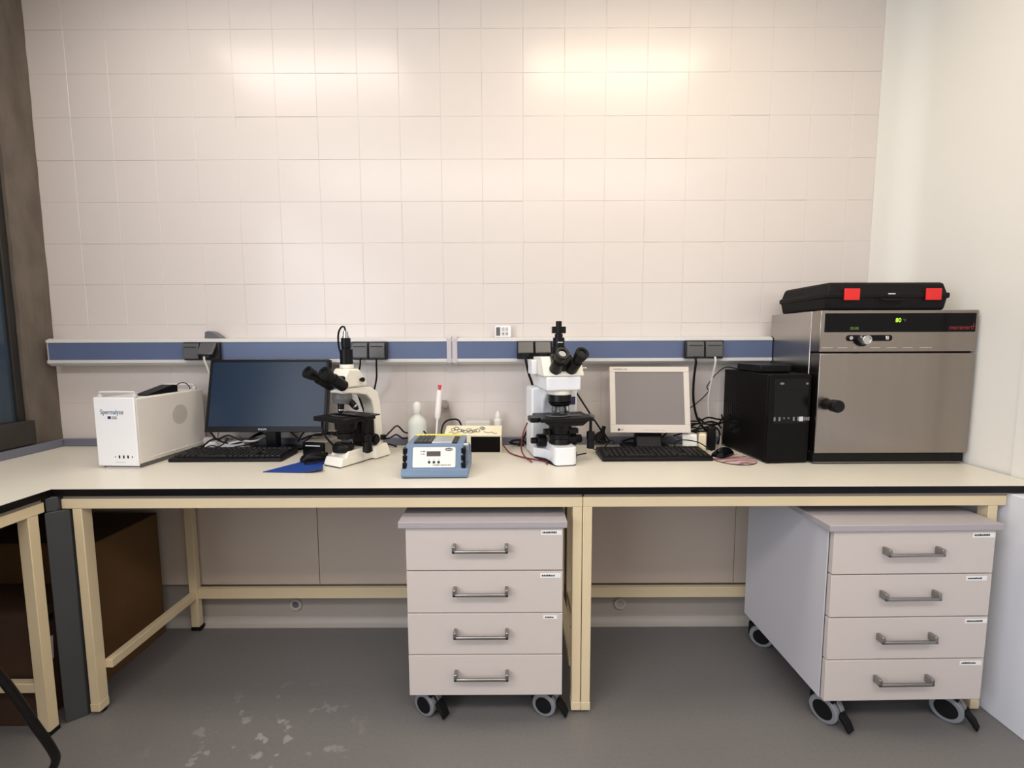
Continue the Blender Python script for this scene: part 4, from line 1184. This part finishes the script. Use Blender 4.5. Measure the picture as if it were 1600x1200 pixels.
for k, x in enumerate((0.024, 0.046, 0.110, 0.130)):
    obj('usb_port', MB().box(x, x + 0.008, -0.0062, -0.0050, 0.186, 0.203), 'port_grey', t)
for x in (0.070, 0.090):
    obj('audio_jack', MB().cyl((x, -0.0050, 0.198), (x, -0.0064, 0.198), 0.0035, seg=14), 'port_grey', t)
obj('sticker', MB().box(0.138, 0.156, -0.0062, -0.0050, 0.184, 0.204), 'silver_ink', t)
for k in range(3):
    obj('key_sticker', MB().box(0.159 + 0.009 * k, 0.166 + 0.009 * k, -0.0062, -0.0050, 0.187, 0.202), 'port_grey', t)
vn = MB()
for k in range(4):
    vn.box(-0.0010, 0.0004, 0.275 + 0.018 * k, 0.287 + 0.018 * k, 0.155, 0.225)
obj('side_vent', vn, 'pc_front', t)
sv = MB()
random.seed(9)
for k in range(4):
    for q in range(2):
        sv.ring((-0.0001, 0.225 + 0.03 * q, 0.205 + 0.020 * k), (-1, 0, 0), 0.011, 0.0085, 0.0008, 12)
obj('side_marks', sv, 'key_black', t)
obj('side_recess', MB().box(-0.0010, 0.0004, 0.20, 0.29, 0.085, 0.15), 'pc_front', t)
t = thing('external_drive', 'flat black external drive lying on top of the tower computer', 'drive', (1.150, 2.150, TOP + Hp + 0.0003), rad(2))
obj('body', MB().box(-0.055, 0.085, -0.10, 0.10, 0.002, 0.035), 'black_plastic', t, 0.004)
obj('front_panel', MB().box(-0.050, 0.080, -0.1025, -0.0995, 0.006, 0.031), 'black_gloss', t, 0.002)
obj('foot', MB().box(-0.05, 0.08, -0.09, 0.09, 0, 0.0022), 'rubber', t)

# ------------------------------------------------------------------ incubator
IX0, IX1, IY0, IY1 = 1.283, 1.938, 1.942, 2.312
t = thing('incubator', 'stainless steel laboratory incubator with black control strip at the right end of bench', 'incubator', (IX0, IY0, TOP))
Wi = IX1 - IX0
Hi = 0.652
Di = IY1 - IY0
obj('cabinet', MB().box(0.0, Wi, 0.062, Di, 0.012, Hi), 'steel_side', t, 0.003)
obj('base_gap', MB().box(0.03, Wi - 0.06, 0.03, Di - 0.02, 0.0, 0.0118), 'rubber', t)
obj('plinth', MB().box(0.006, Wi - 0.004, 0.010, 0.0618, 0.008, 0.046), 'black_plastic', t, 0.002)
obj('plinth_trim', MB().box(0.004, Wi - 0.003, 0.006, 0.012, 0.006, 0.010), 'steel', t)
up = obj('control_fascia', MB().box(0.0, Wi, 0.0, 0.0615, 0.480, Hi), 'steel', t, 0.003)
obj('display_strip', MB().box(0.018, Wi - 0.012, -0.0022, 0.0, 0.562, 0.640), 'black_gloss', up)
text('temperature_digits', '80', 0.024, 'led_green', up, (0.320, -0.0026, 0.610), depth=0.0003)
text('temperature_unit', '°C', 0.013, 'port_grey', up, (0.346, -0.0026, 0.610), depth=0.0003)
text('status_digits', '00:00', 0.016, 'led_dim', up, (0.140, -0.0026, 0.577), depth=0.0003)
text('lettering', 'memmert', 0.026, 'brand_red', up, (0.582, -0.0026, 0.580), depth=0.0003, sx=0.95)
st = MB().box(0.633, 0.635, -0.0028, -0.0020, 0.574, 0.598).box(0.627, 0.641, -0.0028, -0.0020, 0.585, 0.5868)
obj('star_mark', st, 'brand_red', up)
kb = MB().prism(roundrect(0.110, 0.300, 0.525, 0.550, 0.011), 'y', -0.0024, 0.0).prism([(0.138, 0.527), (0.150, 0.512), (0.165, 0.503), (0.185, 0.503), (0.198, 0.512), (0.205, 0.527)], 'y', -0.0024, -0.0001)
kp = obj('knob_plate', kb, 'black_gloss', up)
obj('selector_knob', MB().cyl((0.176, -0.0026, 0.530), (0.176, -0.030, 0.530), 0.021, 0.0185).ring((0.176, -0.030, 0.530), (0, -1, 0), 0.0185, 0.013, 0.003), 'silver', up, 0.001)
obj('set_button', MB().cyl((0.125, -0.0026, 0.538), (0.125, -0.009, 0.538), 0.0075), 'silver', up)
obj('main_switch', MB().box(0.268, 0.282, -0.010, -0.0026, 0.530, 0.546), 'silver', up, 0.002)
mk = MB()
for k, wd in enumerate((0.045, 0.038, 0.006, 0.038, 0.040, 0.040, 0.050)):
    mk.box(0.010 + 0.068 * k, 0.010 + 0.068 * k + wd, -0.0012, 0.0002, 0.4965, 0.4978)
obj('markings', mk, 'offwhite_side', up)
dr = obj('door', MB().box(0.004, Wi - 0.002, -0.002, 0.0600, 0.049, 0.474), 'steel', t, 0.003)
obj('door_gasket', MB().box(0.010, Wi - 0.01, 0.012, 0.0610, 0.4742, 0.4798), 'rubber', t)
hb = obj('door_knob', MB().cyl((0.055, -0.0022, 0.258), (0.055, -0.022, 0.258), 0.018).cyl((0.055, -0.022, 0.258), (0.055, -0.058, 0.258), 0.0255, 0.0265).cyl((0.055, -0.058, 0.258), (0.055, -0.061, 0.258), 0.0265, 0.023), 'scope_black', dr, 0.002)

# black plastic tool case
t = thing('tool_case', 'closed black plastic tool case with red latches lying on the incubator', 'case', (1.482, 2.085, TOP + Hi + 0.0004), rad(0.5))
def caseshape(x0, x1, y0, y1, z0, z1, ins):
    return MB().frustum((x0 + ins, x1 - ins, y0 + ins, y1 - ins), z0, (x0, x1, y0, y1), z1)
lo = [(-0.285, 0.0), (0.365, 0.0)]
obj('lower_shell', MB().frustum((-0.160, 0.336, -0.118, 0.205), 0.0, (-0.170, 0.345, -0.125, 0.212), 0.062), 'case_black', t, 0.012, 3)
obj('upper_shell', MB().frustum((-0.170, 0.345, -0.125, 0.212), 0.0625, (-0.156, 0.332, -0.112, 0.200), 0.118), 'case_black', t, 0.012, 3)
obj('seam_rim', MB().box(-0.1725, 0.3475, -0.1275, 0.214, 0.050, 0.074), 'case_black', t, 0.006)
for x in (-0.070, 0.272):
    obj('latch', MB().box(x - 0.032, x + 0.032, -0.135, -0.1278, 0.042, 0.090), 'latch_red', t, 0.002)
obj('label_strip', MB().box(0.085, 0.115, -0.1282, -0.1270, 0.066, 0.0705), 'silver_ink', t)
obj('handle', MB().tube([(0.055, -0.128, 0.046), (0.06, -0.140, 0.043), (0.14, -0.142, 0.042), (0.145, -0.128, 0.046)], 0.005, 8, False), 'case_black', t)

# ------------------------------------------------------------------ drawer units


def drawer_unit(label, x, y, yaw, w, d, z0, z1, label_off, skew):
    t = thing('drawer_unit', label, 'drawer unit', (x, y, 0), yaw, 'white rolling drawer units')
    obj('gap_shade', MB().box(0.004, w - 0.004, 0.0206, 0.0254, z0 + .004, z1 - 0.002), 'cabinet_dark', t)  # dark sheet added as painted shade in the gaps between drawers
    obj('carcass', MB().box(0.0, w, 0.0255, d, z0, z1), 'cabinet_side', t, 0.0015)
    obj('top_plate', MB().box(-0.022, w + 0.012, -0.012, d + 0.004, z1 + 0.0005, z1 + 0.024), 'cabinet_top', t, 0.002)
    n = 4
    h = (z1 - z0 - 0.004) / n
    for k in range(n):
        b0 = z1 - 0.004 - (k + 1) * h + 0.0045
        b1 = z1 - 0.004 - k * h
        dr = obj('drawer', MB().box(0.002, w - 0.002, 0.0, 0.020, b0, b1), 'cabinet_white', t, 0.0015)
        hz = (b0 + b1) / 2 + 0.004
        c = w * 0.475
        hm = MB()
        hm.box(c - 0.100, c + 0.100, -0.032, -0.021, hz - 0.007, hz + 0.004)
        hm.box(c - 0.100, c - 0.088, -0.032, -0.0002, hz - 0.007, hz + 0.020)
        hm.box(c + 0.088, c + 0.100, -0.032, -0.0002, hz - 0.007, hz + 0.020)
        obj('handle', hm, 'handle_steel', dr, 0.003)
        if label_off[k] is not None:
            lw_, lx, lh = label_off[k]
            lb = obj('label_sticker', MB().box(lx, lx + lw_, -0.0008, -0.0001, b1 - 0.007 - lh, b1 - 0.007), 'paper', dr)
            sc_m = MB()
            q = lx + 0.006
            while q < lx + lw_ * 0.72:
                ww = random.uniform(0.003, 0.006)
                sc_m.box(q, q + ww, -0.0014, -0.0007, b1 - 0.007 - lh * 0.68, b1 - 0.007 - lh * random.uniform(0.28, 0.40))
                q += ww + 0.0015
            obj('handwriting', sc_m, 'ink', lb)
    obj('under_frame', MB().box(0.03, w - 0.03, 0.04, d - 0.03, z0 - 0.022, z0 - 0.0005), 'cabinet_dark', t)
    r = (z0 - 0.022) / 2 + 0.001
    for (cx, cy, sw) in ((0.060, 0.062, 0), (w - 0.058, 0.060, 8), (0.055, d - 0.06, 30), (w - 0.06, d - 0.06, -20)):
        ca_, sa_ = math.cos(rad(sw)), math.sin(rad(sw))
        Mc = Matrix.Translation((cx, cy, 0)) @ Matrix.Rotation(rad(skew + sw), 4, 'Z')
        fk = MB().box(-0.024, 0.024, -0.03, 0.03, z0 - 0.040, z0 - 0.0225, Mc).box(-0.014, 0.014, 0.02, 0.055, r * 0.8, z0 - 0.026, Mc)
        cs_ = obj('caster', fk, 'rubber', t, 0.003)
        obj('brake_pedal', MB().prism([(-0.046, 0.014), (-0.040, 0.008), (-0.022, 0.030), (0.0, 0.056), (-0.01, 0.064), (-0.034, 0.040)], 'y', -0.018, 0.018, Mc @ Matrix.Translation((0.002, -0.030, 0)) @ Matrix.Rotation(rad(90), 4, 'Z') @ Matrix.Translation((-.012, 0, 0))), 'rubber', cs_, 0.003)
        for s in (-1, 1):
            p0 = Mc @ Vector((s * 0.005, 0, r)); p1 = Mc @ Vector((s * 0.029, 0, r))
            wh = obj('wheel', MB().cyl(p0, p1, r, r, 28), 'wheel_grey', cs_, 0.004)
            p2 = Mc @ Vector((s * 0.0292, 0, r)); p3 = Mc @ Vector((s * 0.0315, 0, r))
            if s > 0 or True:
                obj_h = MB().cyl(p2, p3, r * 0.70, r * 0.66, 24)
                hub = obj('wheel_cap', obj_h, 'rubber', cs_)
    return t


random.seed(21)
drawer_unit('white four drawer rolling cabinet beside the twin bench legs at centre', -0.388, 1.615, rad(0.0), 0.572, 0.54, 0.112, 0.764,
            ((0.075, 0.490, 0.018), (0.075, 0.488, 0.018), (0.050, 0.500, 0.014), None), 60)
drawer_unit('white four drawer rolling cabinet under the right end of bench, side exposed', 1.126, 1.570, rad(0.8), 0.580, 0.56, 0.120, 0.765,
            ((0.080, 0.495, 0.018), (0.075, 0.485, 0.016), (0.080, 0.495, 0.016), (0.080, 0.490, 0.016)), 28)

# ------------------------------------------------------------------ boxes and chair at the lower left
def carton(label, x0, x1, y0, y1, h, m, tagged=False):
    t = thing('cardboard_box', label, 'box', ((x0 + x1) / 2, (y0 + y1) / 2, 0), 0, 'cardboard boxes under the bench')
    w, d = (x1 - x0) / 2, (y1 - y0) / 2
    obj('carton', MB().box(-w, w, -d, d, 0, h - 0.004), m, t, 0.003)
    obj('flap', MB().box(-w, w, -d, -0.002, h - 0.0038, h), m, t, 0.001)
    obj('flap', MB().box(-w, w, 0.002, d, h - 0.0038, h), m, t, 0.001)
    if tagged:
        obj('label_sticker', MB().prism([(-d + 0.012, h * 0.45), (-d + 0.075, h * 0.50), (-d + 0.08, h * 0.70), (-d + 0.05, h * 0.71), (-d + 0.005, h * 0.64)], 'x', w + 0.0002, w + 0.001), 'paper', t)
        obj('hand_hole', MB().box(w - 0.002, w + 0.0006, -d + 0.03, -d + 0.09, h * 0.84, h * 0.90), 'box_black', t)
    return t


carton('large brown cardboard box under the bench behind the leftmost front leg', -2.22, -1.722, 1.840, 2.180, 0.608, 'cardboard')
carton('brown cardboard box with white sticker under the left wing of the bench', -2.25, -1.775, 1.612, 1.832, 0.44, 'cardboard_red', True)

t = thing('chair', 'black tubular chair leg showing at the lower left corner', 'chair', (-1.62, 1.05, 0))
CH = [(0.13, 0.07, 0.8), (0.145, 0.14, 0.62), (0.16, 0.2, 0.455), (0.168, 0.255, 0.28), (0.172, 0.292, 0.165), (0.162, 0.31, 0.105), (0.13, 0.308, 0.05), (0.09, 0.28, 0.02), (0.03, 0.19, 0.0125), (-0.08, 0.0, 0.0125)]
if True:
    lg_ = MB().tube(CH, 0.012, 12)
    obj('leg', lg_, 'chair_black', t)
    lg2 = obj('leg', MB().tube([(x, y - 0.42, z) for x, y, z in CH], 0.012, 12), 'chair_black', t)
obj('seat', MB().prism(roundrect(-0.30, 0.10, -0.56, -0.08, 0.06), 'z', 0.4735, 0.52), 'chair_seat', t, 0.012, 3)
